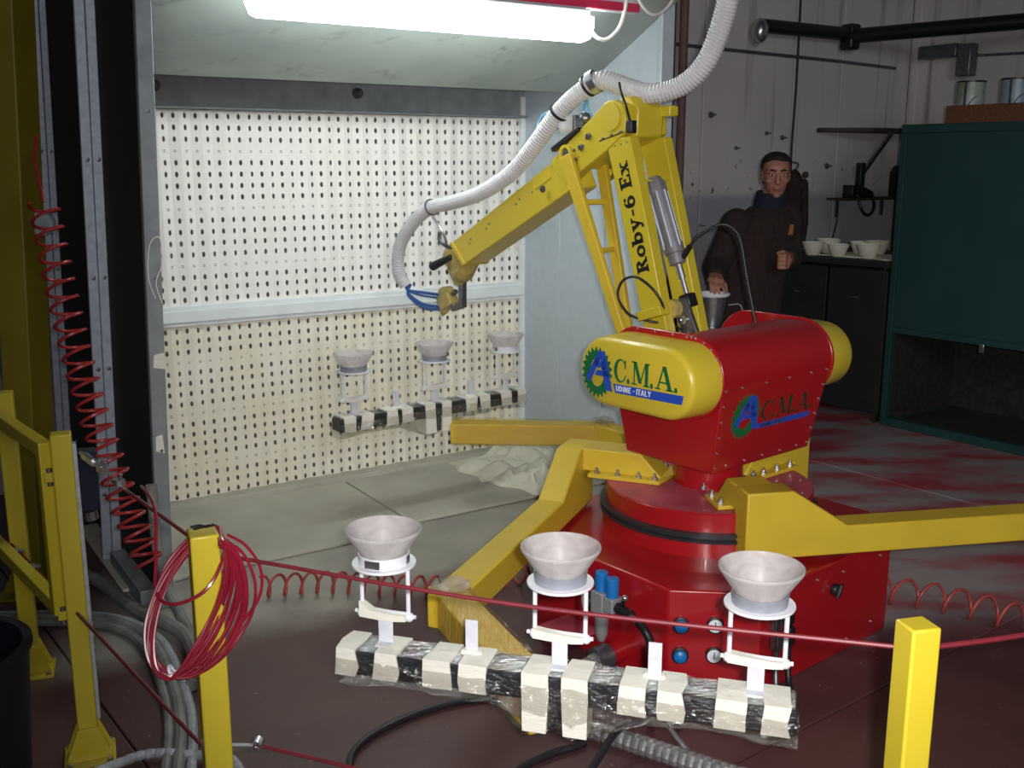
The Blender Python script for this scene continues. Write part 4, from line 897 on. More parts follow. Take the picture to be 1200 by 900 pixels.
# dark hall things left of the column
s = MB(); s.box(B(-.35, 5.2, 1.2), (.9, .06, 2.4), BA); tag(s.build('dark_sheet', 'ductwall', bevel=.01), 'tall thin dark sheet behind the tall yellow column', 'cabinet')  # thin dark sheet filling the gap left of the booth
pipe('blue_hose', [(-2.06, 4.0, 2.3), (-2.05, 3.98, 1.6), (-1.99, 3.95, 1.1), (-1.93, 3.9, .6), (-1.95, 3.88, .02)], .022, 'bluehose', 'dark blue hose hanging behind the gate, left of the tall column', 'hose', sm=8)
s = MB(); s.lathe([(0, 0), (.17, 0), (.19, .01), (.215, .38), (.225, .385), (.225, .40), (.20, .40), (.18, .03), (0, .03)], (-1.50, 2.50, 0), Z, 32); tag(s.build('rubber_bucket', 'bin'), 'dark navy rubber bucket on the floor beside the gate post feet', 'bucket')
# ropes
hkA = OA + V((.036, .016, .885))
def rope(name, pts, label, r=.0042, sm=1):
    return pipe(name, pts, r, 'rope', label, 'rope', None, 8, sm)
cA = OC + V((.05, .0, .895))
rope('barrier_rope', [cA + V((.17, -.23, -.005)), OA + V((-.03, .03, .915))], 'red barrier rope between the gate post and the coil post')
rope('barrier_rope', [hkA, OA.lerp(OB, .5) + V((0, 0, .878)), OB + V((-.03, .015, .893))], 'long red barrier rope across the front, between the two near posts', sm=12)
rope('barrier_rope', [OB + V((.03, .012, .893)), OB + V((.30, .10, .888)), OB + V((.9, .33, .90))], 'red barrier rope leaving the frame from the right post', .0046, 8)
rope('lower_rope', [ga.lerp(gb, .60) + gn * .03 + Z * .46, ga.lerp(gb, .12) + gn * .03 + Z * .45, OA + V((-.05, .06, .44))], 'lower red rope from the gate rail down to the coil post', .0048, 10)
rope('lower_rope', [OA + V((.055, .05, .452)), OA + V((.5, -.10, .43)), OB + V((-.035, .01, .40))], 'lower red rope across the foreground between the near posts', sm=10)
tk = empty('rope_tensioner', cA, 'steel rope tensioner with clamps at the top of the gate post', 'tensioner')
d_ = (OA + V((-.03, .03, .915)) - cA).normalized()
for i_, (a, b_, r) in enumerate(((0, .04, .006), (.04, .13, .011), (.13, .21, .006))):
    s = MB(); s.tube([cA + d_ * a, cA + d_ * b_], r, 8); s.build('screw_body' if i_ == 1 else 'eye_rod', 'steel', tk)
for a in (.195, .225, .36):
    s = MB(); s.box(cA + d_ * a, (.018, .02, .016), (d_, d_.cross(Z).normalized(), d_.cross(Z).cross(d_).normalized())); s.tube([cA + d_ * a + V((0, 0, .006)), cA + d_ * a + V((.004, 0, .022))], .004, 6); s.build('clamp', 'steel', tk)
s = MB(); s.box(OA + V((.045, .03, .455)), (.045, .012, .012)).lathe([(.007, -.012), (.014, -.012), (.014, .012), (.007, .012)], OA + V((.07, .045, .452)), (0, 1, 0), 12, True); tag(s.build('rope_hook', 'steel'), 'steel rope hook low on the coil post', 'hook')
# coil of red cord round the post
r = random.Random(4); s = MB(); loops = []
top, bot = V((-.566, 1.955, .928)), V((-.672, 1.865, .668))
for k in range(17):
    t_ = r.random(); wsc = .35 + .85 * r.random(); tj = r.uniform(-.14, .14); pts = []
    mid = top.lerp(bot, .5) + V((.004, 0, 0)); maj = (top - bot) / 2; mnr = V((.078, .012, -.034))
    for i in range(22):
        a = 2 * pi * i / 22
        br = r.uniform(.0, .005)
        c_, s_ = cos(a + tj * sin(a)), sin(a)
        p = mid + maj * (c_ * (1 + .02 * r.random())) + mnr * (s_ * (wsc if s_ > 0 else (.75 + .28 * wsc)))
        # front at the bottom, behind the post at the upper left
        y_ = (.045 if s_ < 0 else -.015) * max(0, c_) - .050 * max(0, -c_)
        if s_ < 0: y_ = .050 + (-.110) * (1 - (c_ + 1) / 2) ** 1.2
        p = V((p.x, mid.y + y_ + (k - 8) * .0018, p.z + br)); pts.append(p)
    s.tube(smooth_path(pts, 3, True), .0034, 6, closed=True)
rc = empty('cord_coil', (-.62, 1.9, .66), 'coil of red plastic cord hung round the yellow post top', 'cord')
s.build('loops', 'redcord', rc)
s = MB(); s.tube(smooth_path([(-.566, 1.95, .915), (-.575, 1.89, .865), (-.605, 1.868, .832), (-.66, 1.872, .812), (-.698, 1.90, .825), (-.715, 1.96, .88), (-.735, 2.03, .945), (-.78, 2.12, .955), (-.83, 2.22, .94)], 8), .0036, 6); s.build('free_strand', 'redcord', rc)
s = MB(); s.tube(smooth_path([(-.566, 1.95, .925), (-.53, 1.945, .905), (-.50, 1.935, .86), (-.505, 1.93, .80), (-.55, 1.91, .74)], 8), .0034, 6); s.build('free_strand', 'redcord', rc)
s = MB(); s.lathe([(.012, -.003), (.015, -.003), (.015, .003), (.012, .003)], (-.668, 1.868, .672), (1, .2, .35), 12, True); s.build('white_tie', 'white', rc)
# spiral air hoses
s = MB(); pts = coil((-1.562, 3.50, 1.52), (-1.19, 3.20, .36), .046, 23, 16)
pts = [p + V((-.03 * sin(pi * i / len(pts)), 0, -.05 * sin(pi * i / len(pts)))) for i, p in enumerate(pts)]
s.tube(pts, .0058, 6); s.tube([(-1.562, 3.50, 1.52), (-1.60, 3.55, 1.66), (-1.60, 3.58, 1.74)], .006, 6); tag(s.build('spiral_hose', 'redhose'), 'red spiral air hose hanging beside the dark booth side wall', 'hose')
def floor_spiral(a, b_, R, turns, label, m='coral'):
    s = MB(); a, b_ = V(a), V(b_); t = (b_ - a).normalized(); y = V((-t.y, t.x, 0)); pts = []; n = 14; k = int(turns * n); rr = random.Random(3)
    for i in range(k + 1):
        al = 2 * pi * i / n; pts.append(a.lerp(b_, i / k) + Z * (R + .007 + R * cos(al)) + (y + t * .25) * (R * sin(al)) + y * .03 * sin(i / k * 6))
    s.tube(pts, .0058, 6); return tag(s.build('spiral_hose', m), label, 'hose', 'red spiral hoses on the floor')
floor_spiral((-.97, 3.74, 0), (-.12, 3.78, 0), .041, 14, 'dusty red spiral hose lying before the booth, left of the bent arm')
floor_spiral((-.10, 3.79, 0), (.22, 3.95, 0), .041, 6, 'short red spiral hose piece behind the front bent arm')
floor_spiral((1.40, 3.70, 0), (2.15, 3.24, 0), .050, 9.5, 'red spiral hose on the stained floor right of the base')
# floor hoses and cables
hs = 'grey hoses on the floor by the gate'
for k, (dx, rr, m_) in enumerate(((0, .019, 'greyhose'), (.036, .015, 'braid'), (-.034, .015, 'greyhose'))):
    pipe('floor_hose', [(-2.1, 3.50 + dx, rr), (-1.75, 3.53 + dx, rr), (-1.46, 3.50 + dx, rr), (-1.26 + dx * .6, 3.34 + dx * .7, rr), (-1.10 + dx, 3.06, rr), (-.98 + dx, 2.78, rr), (-.88 + dx, 2.40, rr), (-.80 + dx, 2.0, rr)], rr, m_, ('thick grey floor hose in the middle of the bundle from the gate', 'pale grey floor hose on the booth side of the bundle', 'grey floor hose on the camera side of the bundle')[k], 'hose', hs, 10, 8)
pipe('floor_hose', [(-1.95, 4.05, .03), (-1.66, 3.86, .03), (-1.38, 3.56, .03), (-1.15, 3.36, .035), (-1.0, 3.05, .04)], .024, 'greyhose', 'grey hose along the foot of the dark booth wall', 'hose', hs, 10, 8)
pipe('floor_hose', [(-1.02, 3.02, .02), (-1.10, 3.30, .02), (-1.19, 3.48, .03), (-1.27, 3.575, .12), (-1.305, 3.60, .25), (-1.315, 3.61, .50)], .02, 'greyhose', 'short grey hose rising against the booth front edge', 'hose', hs, 10, 8)
s = MB(); pth = resample(smooth_path([(-1.22, 2.46, .022), (-1.10, 2.575, .022), (-1.02, 2.63, .022), (-.90, 2.625, .022), (-.78, 2.60, .022), (-.70, 2.45, .022)], 12), .007); s.tube(pth, lambda i: .0135 if i % 4 else .0115, 10); tag(s.build('flexible_hose', 'braid', smooth=0), 'pale ribbed flexible hose curving behind the foot of the coil post', 'hose')
pipe('black_cable', [(.10, 3.02, .012), (-.05, 2.97, .012), (-.20, 2.92, .012), (-.34, 2.82, .012), (-.435, 2.70, .012), (-.45, 2.58, .012), (-.40, 2.42, .012)], .0115, 'cable', 'black cable curving over the red floor under the gold film arm', 'cable', sm=8)
pipe('black_cable', [(.21, 2.70, .012), (.17, 2.675, .012), (.12, 2.65, .012), (.03, 2.58, .012), (-.06, 2.46, .012)], .011, 'cable', 'black cable running forward from below the rack clamp', 'cable', sm=8)
pipe('black_cable', [(.42, 2.85, .012), (.375, 2.75, .05), (.30, 2.655, .082), (.22, 2.55, .03), (.18, 2.50, .012), (.1, 2.42, .012)], .011, 'cable', 'black cable crossing over the metal floor conduit', 'cable', sm=8)
s = MB(); pth = resample(smooth_path([W(-.69, .103, .062), W(-.80, .12, .055), W(-.95, .20, .045), (.02, 2.98, .033), (.16, 2.80, .030), (.30, 2.705, .03), (.46, 2.60, .03), (.62, 2.50, .03), (.8, 2.42, .03)], 14), .008); s.tube(pth, lambda i: .030 if i % 3 else .0275, 12); tag(s.build('metal_conduit', 'conduit', smooth=0), 'ribbed metal conduit running from the robot base under the near rack', 'conduit')
pipe('thin_hose', [(.60, 2.92, .012), (.52, 2.86, .012), (.47, 2.78, .03), (.46, 2.70, .05), (.50, 2.64, .02)], .008, 'conduit', 'thin grey hose bending below the rack bar by the conduit', 'hose', sm=8)

# ------------------------------------------------------------------ green enclosure, bench and what stands there
GX = V((.6055, -.7958, 0)); GY = V((.7958, .6055, 0)); G0 = V((2.363, 6.464, 0)); GA = (GX, GY, Z)
def G(a, b_, z): return G0 + GX * a + GY * b_ + Z * z
ge = empty('green_enclosure', G(.9, .4, 0), 'large dark green steel enclosure with a wide low opening', 'enclosure')
def gbox(name, a0, a1, b0, b1, z0, z1, m='dgreen', bev=.004):
    s = MB(); s.box(G((a0 + a1) / 2, (b0 + b1) / 2, (z0 + z1) / 2), (a1 - a0, b1 - b0, z1 - z0), GA); return s.build(name, m, ge, bevel=bev)
gbox('front_panel', .03, 2.0, .012, .03, .60, 1.83); gbox('top_rail', .0, 2.0, 0, .05, 1.82, 1.872); gbox('stile', 0, .04, 0, .05, 0, 1.82); gbox('stile', 1.96, 2.0, 0, .05, 0, 1.82)
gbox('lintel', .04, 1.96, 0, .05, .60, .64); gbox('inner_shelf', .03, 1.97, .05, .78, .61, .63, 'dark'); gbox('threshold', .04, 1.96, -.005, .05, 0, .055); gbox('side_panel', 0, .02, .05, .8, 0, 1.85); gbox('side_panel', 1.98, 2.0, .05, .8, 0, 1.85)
gbox('roof_panel', .0, 2.0, .05, .8, 1.85, 1.87); gbox('back_panel', .02, 1.98, .78, .8, 0, 1.85, 'dark'); gbox('inner_floor', .04, 1.96, .05, .78, .0, .02, 'dark'); gbox('shade_liner', .02, .03, .05, .78, .02, 1.84, 'dark'); gbox('shade_liner', 1.97, 1.98, .05, .78, .02, 1.84, 'dark')  # liners: added dark sheets standing in for the shade inside the opening
gbox('latch', .62, .65, -.012, .0, .56, .61, 'steel', .002)
s = MB(); s.box(G(.85, .235, 1.928), (1.4, .03, .11), (GX, GY, Z)); tag(s.build('plank', 'plank', bevel=.003), 'reddish brown plank on edge along the top of the green enclosure', 'plank')
def can(c, r_, h, m, label):
    root = empty('paint_can', c, label, 'can', 'paint cans on the enclosure'); c = V(c)
    s = MB(); s.lathe([(0, 0), (r_, 0), (r_, h), (r_ * .9, h - .004), (0, h - .006)], c, Z, 28); s.build('body', m, root)
    s = MB(); s.lathe([(r_ - .002, h - .004), (r_ + .003, h - .004), (r_ + .003, h + .006), (r_ - .002, h + .006)], c, Z, 28, True); s.build('rim', 'black', root)
    s = MB(); s.tube(smooth_path([c + GX * r_ + Z * h * .75, c + GX * r_ * .6 - GY * r_ * .9 + Z * h * .55, c - GX * r_ * .2 - GY * (r_ + .004) + Z * h * .1, c - GX * r_ + Z * h * .75], 6), .003, 6); s.build('handle', 'darksteel', root)
    s = MB(); s.box(c - GY * r_ + GX * .01 + Z * h * .5, (.014, .006, h), GA); s.build('seam', 'darksteel', root)
can(G(.22, .36, 1.873), .08, .25, 'label', 'left paint can with a green and pale label, behind the brown plank')
can(G(.50, .36, 1.873), .085, .25, 'bluelabel', 'right paint can, blue grey with a wire handle, behind the brown plank')
s = MB(); s.box(G(.9, .62, 1.93), (.9, .2, .10), GA); tag(s.build('dark_box', 'collar', bevel=.005), 'flat dark box behind the paint cans', 'box')
# workbench
bench = empty('workbench', (2.2, 6.9, 0), 'black workbench between the man and the green enclosure, bowls on top', 'bench')
bA, bB, bC, bD = V((2.345, 6.452, 0)), V((2.93, 7.02, 0)), V((2.36, 7.75, 0)), V((1.75, 7.12, 0))
s = MB(); s.prism([p + Z * 1.0 for p in (bA, bB, bC, bD)], Z * .04); s.build('top', 'bench', bench, bevel=.004)
ed = (bD - bA).normalized(); en = V((-ed.y, ed.x, 0))
if en.dot(bB - bA) < 0: en = -en
for k in range(2):
    a, c = bA.lerp(bD, .02 + .48 * k), bA.lerp(bD, .48 + .48 * k)
    s = MB(); s.prism([a + en * .03 + Z * .06, c + en * .03 + Z * .06, c + en * .05 + Z * .06, a + en * .05 + Z * .06], Z * .92); s.build('front_panel', 'bench', bench, bevel=.004)
    s = MB(); s.tube([a.lerp(c, .45) + en * .015 + Z * .8, a.lerp(c, .55) + en * .015 + Z * .8], .007, 8); s.build('handle', 'darksteel', bench)
for p, q_ in ((bA, bB), (bB, bC), (bC, bD)):
    dd = (q_ - p).normalized(); nn_ = V((-dd.y, dd.x, 0)); ctr = (bA + bC) / 2
    if nn_.dot(ctr - p) < 0: nn_ = -nn_
    s = MB(); s.prism([p + dd * .03 + nn_ * .03, q_ - dd * .03 + nn_ * .03, q_ - dd * .03 + nn_ * .05, p + dd * .03 + nn_ * .05], Z * .999); s.build('side_panel', 'bench', bench)
cloth('white_cloth', (2.35, 6.85, 1.041), .26, .17, .012, 'cloth', 'pale cloth spread on the bench top under the white bowls', 5, rad(-52))
bowlroot = None
bl = ((1.865, 7.10, 1.0), (2.02, 6.98, 1.0), (2.15, 6.86, .95), (2.17, 7.14, 1.1), (2.30, 6.72, 1.05), (2.44, 6.96, 1.1), (2.33, 6.97, .9))
bt = ('white bowl at the man\'s fist end of the bench', 'second white bowl along the bench from the man', 'small white bowl in the middle of the bench row', 'large white bowl at the back of the bench by the wall', 'white bowl at the front bench edge beside the green enclosure', 'large white bowl touching the green enclosure side of the bench', 'small white bowl standing on the pale cloth')
for (x_, y_, sc), lb in zip(bl, bt):
    if bowlroot is None:
        s = MB(); s.lathe([(0, 0), (.038, 0), (.045, .005), (.072, .075), (.078, .085), (.074, .086), (.068, .075), (.042, .012), (0, .010)], (0, 0, 0), Z, 28); bowlroot = s.build('white_bowl', 'cloth', None, origin=(0, 0, 0)); o = bowlroot
    else: o = bowlroot.copy(); COL.objects.link(o)
    o.location = (x_, y_, 1.0405 + (.013 if lb.startswith(('small white bowl standing',)) else 0)); o.scale = (sc,) * 3; tag(o, lb, 'bowl', 'white bowls on the bench')
# wall shelves and bits
sh = empty('wall_shelf', B(7.0, 5.45, 1.88), 'dark upper shelf board on the wall with a diagonal brace', 'shelf')
s = MB(); s.prism([B(6.46, 5.58, 1.875), B(6.46, 5.52, 1.875), B(6.75, 5.28, 1.875), B(7.45, 5.28, 1.875), B(7.45, 5.58, 1.875)], Z * .032); s.build('board', 'shelf', sh, bevel=.003)
s = MB(); s.prism([B(6.98, 5.30, 1.862), B(7.02, 5.30, 1.862), B(7.02, 5.59, 1.50), B(6.98, 5.59, 1.50)], Z * .03); s.build('brace', 'darksteel', sh)
s2 = empty('wall_shelf', B(7.0, 5.5, 1.36), 'narrow lower wall shelf holding the black device', 'shelf')
s = MB(); s.box(B(7.02, 5.49, 1.365), (.78, .20, .018), BA); s.build('board', 'shelf', s2, bevel=.002)
for du in (6.75, 7.3):
    s = MB(); s.box(B(du, 5.58, 1.29), (.03, .014, .14), BA); s.build('bracket', 'darksteel', s2)
dv = empty('black_device', B(6.86, 5.48, 1.375), 'black device with upright stem and hanging cable loop on the shelf', 'device')
s = MB(); s.prism([B(6.74, 5.43, 1.375), B(7.0, 5.43, 1.375), B(7.0, 5.43, 1.42), B(6.86, 5.43, 1.47), B(6.74, 5.43, 1.475)], VV * .10); s.build('body', 'black', dv, bevel=.008)
s = MB(); s.box(B(6.87, 5.47, 1.55), (.055, .055, .19), BA); s.build('stem', 'black', dv, bevel=.008)
s = MB(); s.tube(smooth_path([B(6.78, 5.415, 1.40), B(6.785, 5.38, 1.31), B(6.83, 5.37, 1.25), B(6.90, 5.37, 1.25), B(6.95, 5.38, 1.31), B(6.96, 5.415, 1.40)], 8), .012, 8); s.build('cable_loop', 'cable', dv)
s = MB(); s.box(B(7.32, 5.47, 1.48), (.09, .08, .20), BA).ball(B(7.32, 5.47, 1.58), .045, 10, 8); tag(s.build('spray_can', 'black', bevel=.01), 'black canister at the far end of the lower wall shelf', 'canister')
pipe('thin_cable', [B(6.74, 5.565, 1.36), B(6.75, 5.57, 1.2), B(6.71, 5.57, 1.05), B(6.69, 5.57, .9)], .006, 'cable', 'thin black cable hanging below the lower shelf', 'cable', sm=6)
# dark jacket hanging by the wall
s = MB(); c0 = V((2.04, 7.62, 0)); rings = []
for z_, w_, d__ in ((1.06, .075, .05), (1.15, .085, .06), (1.3, .095, .065), (1.42, .11, .07), (1.52, .10, .06), (1.57, .06, .04), (1.60, .02, .02)):
    rings.append([c0 + V((cos(a) * w_ * (1 + .22 * sin(4 * a + z_ * 11)), sin(a) * d__, z_)) for a in [2 * pi * i / 20 for i in range(20)]])
hj = empty('hanging_jacket', c0 + Z * 1.0, 'black jacket hanging on the wall right behind the man', 'jacket')
rings = [[c0 + V(((q - c0).x * .62, (q - c0).y * .8, (q - c0).z)) for q in rg] for rg in rings]; s.loft(rings); s.build('body', 'jacket', hj, smooth=70)
s = MB(); s.cap(c0 + V((.06, -.03, 1.50)), .034, c0 + V((.085, -.03, 1.22)), .026, 10).cap(c0 + V((.085, -.03, 1.22)), .026, c0 + V((.07, -.04, 1.06)), .022, 10); s.build('sleeve', 'jacket', hj, smooth=70)
s = MB(); s.tube(smooth_path([c0 + V((0, .0, 1.59)), c0 + V((.03, .05, 1.64)), c0 + V((.05, .6, 1.66))], 6), .008, 8); s.build('hook', 'darksteel', hj)
s = MB(); s.ball(c0 + V((.07, -.03, 1.56)), .024, 10, 8); s.build('toggle', 'shelf', hj)
# bits on the concrete wall
for k, (du, z_, w_) in enumerate(((5.36, 1.98, .05), (5.93, 1.86, .035), (6.10, 1.83, .04), (5.62, 1.75, .03), (6.62, 1.62, .05), (5.3, 1.2, .02))):
    s = MB(); s.lathe([(w_ * .5, 0), (w_ * .4, .012), (w_ * .18, .016), (w_ * .15, .05), (0, .052)], B(du, 5.60, z_), -VV, 10); tag(s.build('wall_anchor', 'darksteel'), ('rusty wall anchor by the standpipes', 'dark wall anchor left of a stain streak', 'dark wall anchor right of a stain streak', 'small wall anchor low on the stained panel', 'wall anchor beside the hanging cable', 'tiny wall anchor above the enclosure')[k], 'anchor', 'rusty anchors in the concrete')
# paint pot under the man's hand
st_ = empty('pot_stand', (1.045, 5.36, 0), 'dark steel stand under the silver pot, behind the red housing', 'stand')
s = MB(); s.lathe([(0, .80), (.16, .80), (.16, .82), (0, .82)], (1.045, 5.36, 0), Z, 24); s.build('plate', 'black', st_)
for k in range(3):
    a = 2 * pi * k / 3 + .4; s = MB(); s.tube([V((1.045 + cos(a) * .10, 5.36 + sin(a) * .10, .80)), V((1.045 + cos(a) * .22, 5.36 + sin(a) * .22, .0))], .014, 8); s.build('leg', 'black', st_)
pot = empty('silver_pot', (1.045, 5.36, .82), 'silver pot with a bright rim under the man\'s lowered hand', 'pot')
s = MB(); s.lathe([(0, 0), (.055, 0), (.072, .15), (.070, .15), (.052, .006), (0, .006)], (1.045, 5.36, .8205), Z, 28); s.build('body', 'steel', pot)
s = MB(); s.lathe([(.066, .148), (.084, .150), (.090, .160), (.084, .168), (.066, .166)], (1.045, 5.36, .8205), Z, 28, True); s.build('rim', 'white', pot)
s = MB(); s.tube(smooth_path([(1.045 + .07, 5.30, .93), (1.045 + .13, 5.30, .93), (1.045 + .14, 5.30, .86), (1.045 + .07, 5.30, .85)], 6), .005, 6); s.build('handle', 'steel', pot)

# ------------------------------------------------------------------ the man
man = empty('person', (1.40, 5.88, 0), 'dark-haired man in a brown fleece jacket leaning beside the workbench', 'person')
FB = V((.42, -.907, 0)).normalized(); RB = V((FB.y, -FB.x, 0))     # body forward, body right (image left)
if RB.x > 0: RB = -RB
def oval(c, a, b_, dx, dy, n=24, p=2.4): return [c + dx * (a * math.copysign(abs(cos(t)) ** (2 / p), cos(t))) + dy * (b_ * math.copysign(abs(sin(t)) ** (2 / p), sin(t))) for t in [2 * pi * i / n for i in range(n)]]
shR, shL = V((1.245, 5.80, 1.335)), V((1.565, 5.975, 1.362)); elR, elL = V((1.135, 5.76, 1.085)), V((1.580, 5.90, 1.115)); wrR, wrL = V((1.085, 5.53, 1.055)), V((1.512, 5.66, 1.135))
haR, haL = V((1.075, 5.455, 1.035)), V((1.478, 5.585, 1.13)); hipR, hipL = V((1.27, 5.86, .86)), V((1.44, 5.93, .86))
knR, knL = V((1.25, 5.79, .48)), V((1.46, 5.87, .48)); anR, anL = V((1.24, 5.87, .085)), V((1.47, 5.95, .085))
neck = V((1.445, 5.925, 1.40)); hc = V((1.474, 5.90, 1.578))
# body: one remeshed surface
s = MB()
s.loft([oval(V((1.355, 5.895, .82)), .15, .10, RB, FB), oval(V((1.36, 5.89, .98)), .145, .095, RB, FB), oval(V((1.39, 5.89, 1.15)), .16, .105, RB, FB), oval(V((1.415, 5.895, 1.30)), .175, .10, RB, FB), oval(V((1.43, 5.91, 1.38)), .10, .075, RB, FB)])
s.cap(neck + V((-.01, 0, -.04)), .058, hc + V((-.004, .015, -.05)), .052, 16)
for a, b_, c, d__ in ((shR, elR, wrR, haR), (shL, elL, wrL, haL)):
    s.cap(a, .052, b_, .040, 14); s.cap(b_, .040, c, .027, 14)
for a, b_, c in ((hipR, knR, anR), (hipL, knL, anL)):
    s.cap(a, .085, b_, .055, 14); s.cap(b_, .055, c, .038, 14); s.cap(c + V((0, 0, -.03)), .036, c + FB * .15 + V((0, 0, -.045)), .03, 12)
# head, facing the camera
HF = V((-.10, -.985, -.12)).normalized(); HR = HF.cross(Z).normalized(); HU = HR.cross(HF).normalized()   # HR = image right? resolved by symmetry
def H(x, y, z): return hc + HR * x + HF * y + HU * z
rings = []
for z, w_, f_, bk in ((-.116, .018, .072, -.02), (-.112, .034, .084, .0), (-.098, .046, .090, .015), (-.075, .056, .090, .04), (-.05, .063, .088, .065), (-.02, .069, .086, .085), (.005, .072, .082, .095), (.03, .074, .086, .10), (.06, .073, .083, .098), (.085, .064, .068, .085), (.103, .046, .045, .06), (.113, .02, .015, .025)):
    n_ = 28; rg = []
    for i in range(n_):
        t = 2 * pi * i / n_; c_, sn = cos(t), sin(t); yy = f_ * sn if sn > 0 else bk * sn
        rg.append(H(w_ * math.copysign(abs(c_) ** .85, c_), yy, z))
    rings.append(rg)
s.loft(rings)
s.loft([[H(-.010, .078, .022), H(.010, .078, .022), H(.007, .092, .022), H(-.007, .092, .022)], [H(-.015, .08, -.012), H(.015, .08, -.012), H(.010, .106, -.014), H(-.010, .106, -.014)], [H(-.020, .075, -.030), H(.020, .075, -.030), H(.013, .112, -.030), H(-.013, .112, -.030)], [H(-.014, .07, -.040), H(.014, .07, -.040), H(.009, .098, -.039), H(-.009, .098, -.039)]])
s.cap(H(-.05, .066, .031), .012, H(-.012, .080, .030), .012, 8); s.cap(H(.05, .066, .031), .012, H(.012, .080, .030), .012, 8)
for sg in (-1, 1):
    s.ball(H(sg * .074, -.008, -.005), (.010, .020, .033), 10, 8, (HR, HF, HU)); s.ball(H(sg * .045, .058, -.022), (.020, .018, .018), 10, 8, (HR, HF, HU))
s.ball(H(0, .086, -.098), (.022, .014, .016), 10, 8, (HR, HF, HU))
s.ball(H(0, .088, -.060), (.024, .012, .013), 10, 8, (HR, HF, HU))
# right hand: rests over the pot rim, fingers hanging down
def finger(pts, r0, r1):
    for i in range(len(pts) - 1): s.cap(pts[i], r0 + (r1 - r0) * i / (len(pts) - 1), pts[i + 1], r0 + (r1 - r0) * (i + 1) / (len(pts) - 1), 8)
hd = (haR - wrR).normalized(); hs_ = V((.9, -.25, -.2)).normalized(); hs_ = (hs_ - hd * hs_.dot(hd)).normalized()
s.cap(wrR, .025, haR + hd * .0, .026, 10); s.cap(wrR + hs_ * .02, .022, haR + hs_ * .03, .020, 10); s.cap(wrR - hs_ * .015, .02, haR - hs_ * .028, .018, 10)
for k, (o_, ln) in enumerate(((.033, .078), (.012, .084), (-.010, .078), (-.030, .062))):
    b0 = haR + hs_ * o_ + hd * .012; dn = V((.16 - .05 * k, -.25 - .05 * k, -1)).normalized()
    if k == 0: dn = V((.35, -.1, -1)).normalized()
    finger([b0, b0 + (hd * .8 + dn * .5).normalized() * ln * .42, b0 + (hd * .8 + dn * .5).normalized() * ln * .42 + dn * ln * .35, b0 + (hd * .8 + dn * .5).normalized() * ln * .42 + dn * ln * .66], .0095, .0075)
finger([wrR + hs_ * .028 + hd * .02, wrR + hs_ * .055 + hd * .045 + V((0, 0, -.02)), wrR + hs_ * .062 + hd * .06 + V((0, 0, -.055))], .012, .009)
# left hand: loose fist in front of the bench
hd = (haL - wrL).normalized(); hs_ = V((0, 0, 1)); hs_ = (hs_ - hd * hs_.dot(hd)).normalized(); hn = hd.cross(hs_)
s.cap(wrL, .025, haL, .030, 10); s.cap(wrL + hs_ * .015, .022, haL + hs_ * .026, .020, 10); s.cap(wrL - hs_ * .012, .02, haL - hs_ * .028, .020, 10)
for k, o_ in enumerate((.036, .013, -.010, -.032)):
    b0 = haL + hs_ * o_ + hd * .012; sd = hn if hn.x < 0 else -hn
    finger([b0, b0 + hd * .034, b0 + hd * .034 + sd * .034, b0 + hd * .004 + sd * .045], .0105 - .0006 * k, .0085)
sd = hn if hn.x < 0 else -hn
finger([wrL + hs_ * .03 + hd * .02, haL + hs_ * .052 + hd * .01 + sd * .02, haL + hs_ * .045 + hd * .035 + sd * .045], .012, .009)
def remesh(o, vox, it=6):
    r_ = o.modifiers.new('remesh', 'REMESH'); r_.mode = 'VOXEL'; r_.voxel_size = vox; r_.use_smooth_shade = True
    if it: sm = o.modifiers.new('smooth', 'SMOOTH'); sm.factor = .5; sm.iterations = it
remesh(s.build('body', 'skin', man), .0055, 3)
# jacket
s = MB()
s.loft([oval(V((1.352, 5.885, .80)), .192, .140, RB, FB), oval(V((1.355, 5.88, .95)), .195, .140, RB, FB), oval(V((1.385, 5.88, 1.10)), .200, .142, RB, FB), oval(V((1.41, 5.885, 1.25)), .205, .135, RB, FB), oval(V((1.425, 5.90, 1.345)), .175, .115, RB, FB), oval(V((1.438, 5.915, 1.405)), .095, .085, RB, FB)])
for a, b_, c in ((shR, elR, wrR), (shL, elL, wrL)):
    w2 = c.lerp(b_, .10); s.cap(a + V((0, 0, -.02)), .088, b_, .070, 16); s.cap(b_, .070, w2, .048, 16)
jk = s.build('jacket', 'jacket', man); remesh(jk, .009, 6)
s = MB(); s.lathe([(.082, -.06), (.09, -.055), (.084, .05), (.078, .062), (.070, .056), (.075, -.05)], neck + V((.004, -.012, .022)), (.12, -.12, 1), 24, True); s.build('collar', 'collar', man)
s = MB(); s.tube([V((1.455, 5.765, 1.335)), V((1.435, 5.735, 1.15)), V((1.41, 5.735, .95)), V((1.40, 5.74, .82))], .004, 6); s.build('zip', 'jacket', man)
s = MB(); c = V((1.545, 5.80, 1.285)); s.prism([c + V((-.016, -.012, -.03)), c + V((.014, .006, -.03)), c + V((.016, .007, .025)), c + V((-.006, -.006, .03))], V((.003, -.008, 0))); s.build('chest_badge', 'logo', man)
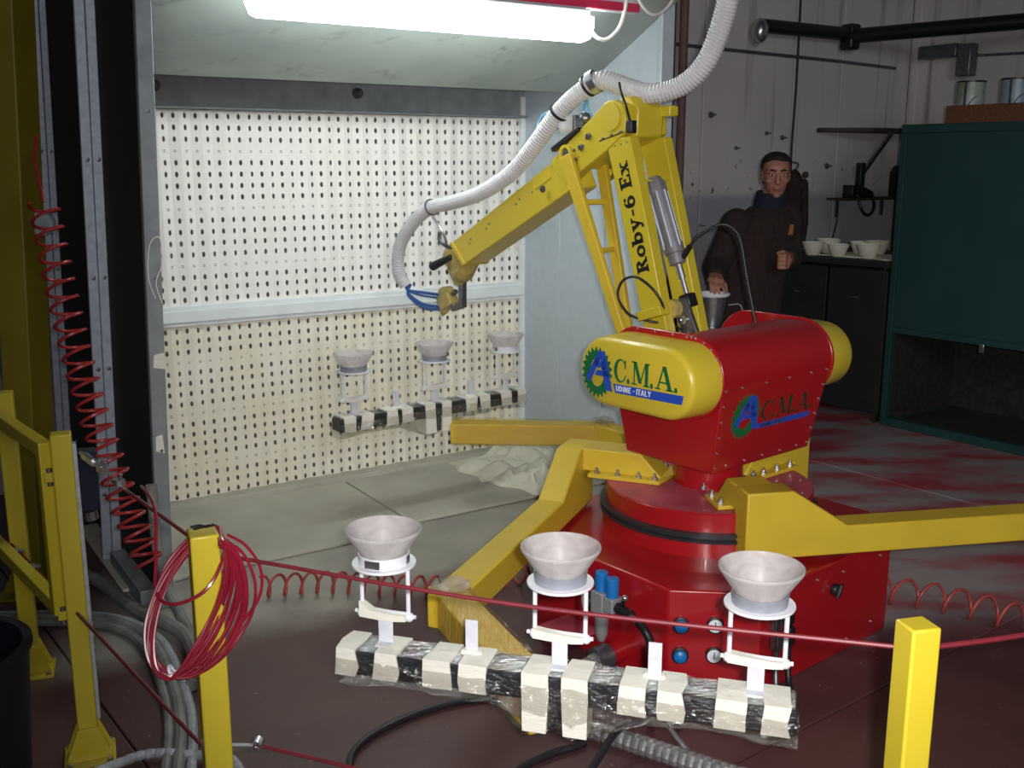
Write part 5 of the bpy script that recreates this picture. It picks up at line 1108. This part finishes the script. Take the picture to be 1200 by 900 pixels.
for c, dd in ((wrR, (wrR - elR)), (wrL, (wrL - elL))):
    s = MB(); s.lathe([(.040, -.02), (.044, 0), (.040, .018), (.034, .018), (.034, -.02)], c.lerp(c - dd, .08), dd, 18, True); s.build('cuff', 'collar', man)
s = MB()
for a, b_, c in ((hipR, knR, anR), (hipL, knL, anL)): s.cap(a, .108, b_, .075, 16); s.cap(b_, .075, c + V((0, 0, .03)), .062, 16)
tr = s.build('trousers', 'trouser', man); remesh(tr, .012, 5)
for c in (anR, anL):
    s = MB(); s.cap(c + V((0, 0, -.035)) - FB * .04, .046, c + FB * .14 + V((0, 0, -.045)), .038, 14); s.build('shoe', 'shoe', man)
# hair, brows, eyes, mouth
s = MB(); rings = []
for z, w_, f_, bk in ((-.05, .068, -.03, .085), (-.01, .079, -.012, .102), (.02, .082, .004, .110), (.048, .083, .012, .112), (.068, .082, .026, .110), (.080, .080, .052, .106), (.090, .076, .078, .100), (.108, .064, .074, .082), (.122, .042, .046, .052), (.129, .014, .014, .018)):
    n_ = 28; rg = []
    for i in range(n_):
        t = 2 * pi * i / n_; c_, sn = cos(t), sin(t); yy = f_ * sn if sn > 0 else bk * sn
        rg.append(H(w_ * math.copysign(abs(c_) ** .85, c_) * (1 + .03 * sin(9 * t + z * 80)), yy - .004, z + (.006 * sin(5 * t + 1) if sn > 0 and z < .1 else 0)))
    rings.append(rg)
s.loft(rings); s.build('hair', 'hair', man, smooth=60)
for sg in (-1, 1):
    s = MB(); s.tube([H(sg * .050, .072, .033), H(sg * .032, .0855, .040), H(sg * .012, .091, .034)], lambda i: (.004, .0055, .0045)[i], 6); s.build('eyebrow', 'hair', man)
    e = part_empty('eye', man); s = MB(); s.ball(H(sg * .031, .0785, .012), (.014, .008, .006), 12, 8, (HR, HF, HU)); s.build('eyeball', 'eyew', e); s = MB(); s.ball(H(sg * .031, .0855, .012), (.0055, .003, .0055), 10, 6, (HR, HF, HU)); s.build('iris', 'hair', e)
s = MB(); s.ball(H(0, .098, -.064), (.023, .006, .0045), 12, 8, (HR, HF, HU)).ball(H(0, .097, -.073), (.019, .006, .005), 12, 8, (HR, HF, HU)); s.build('lips', 'lip', man)
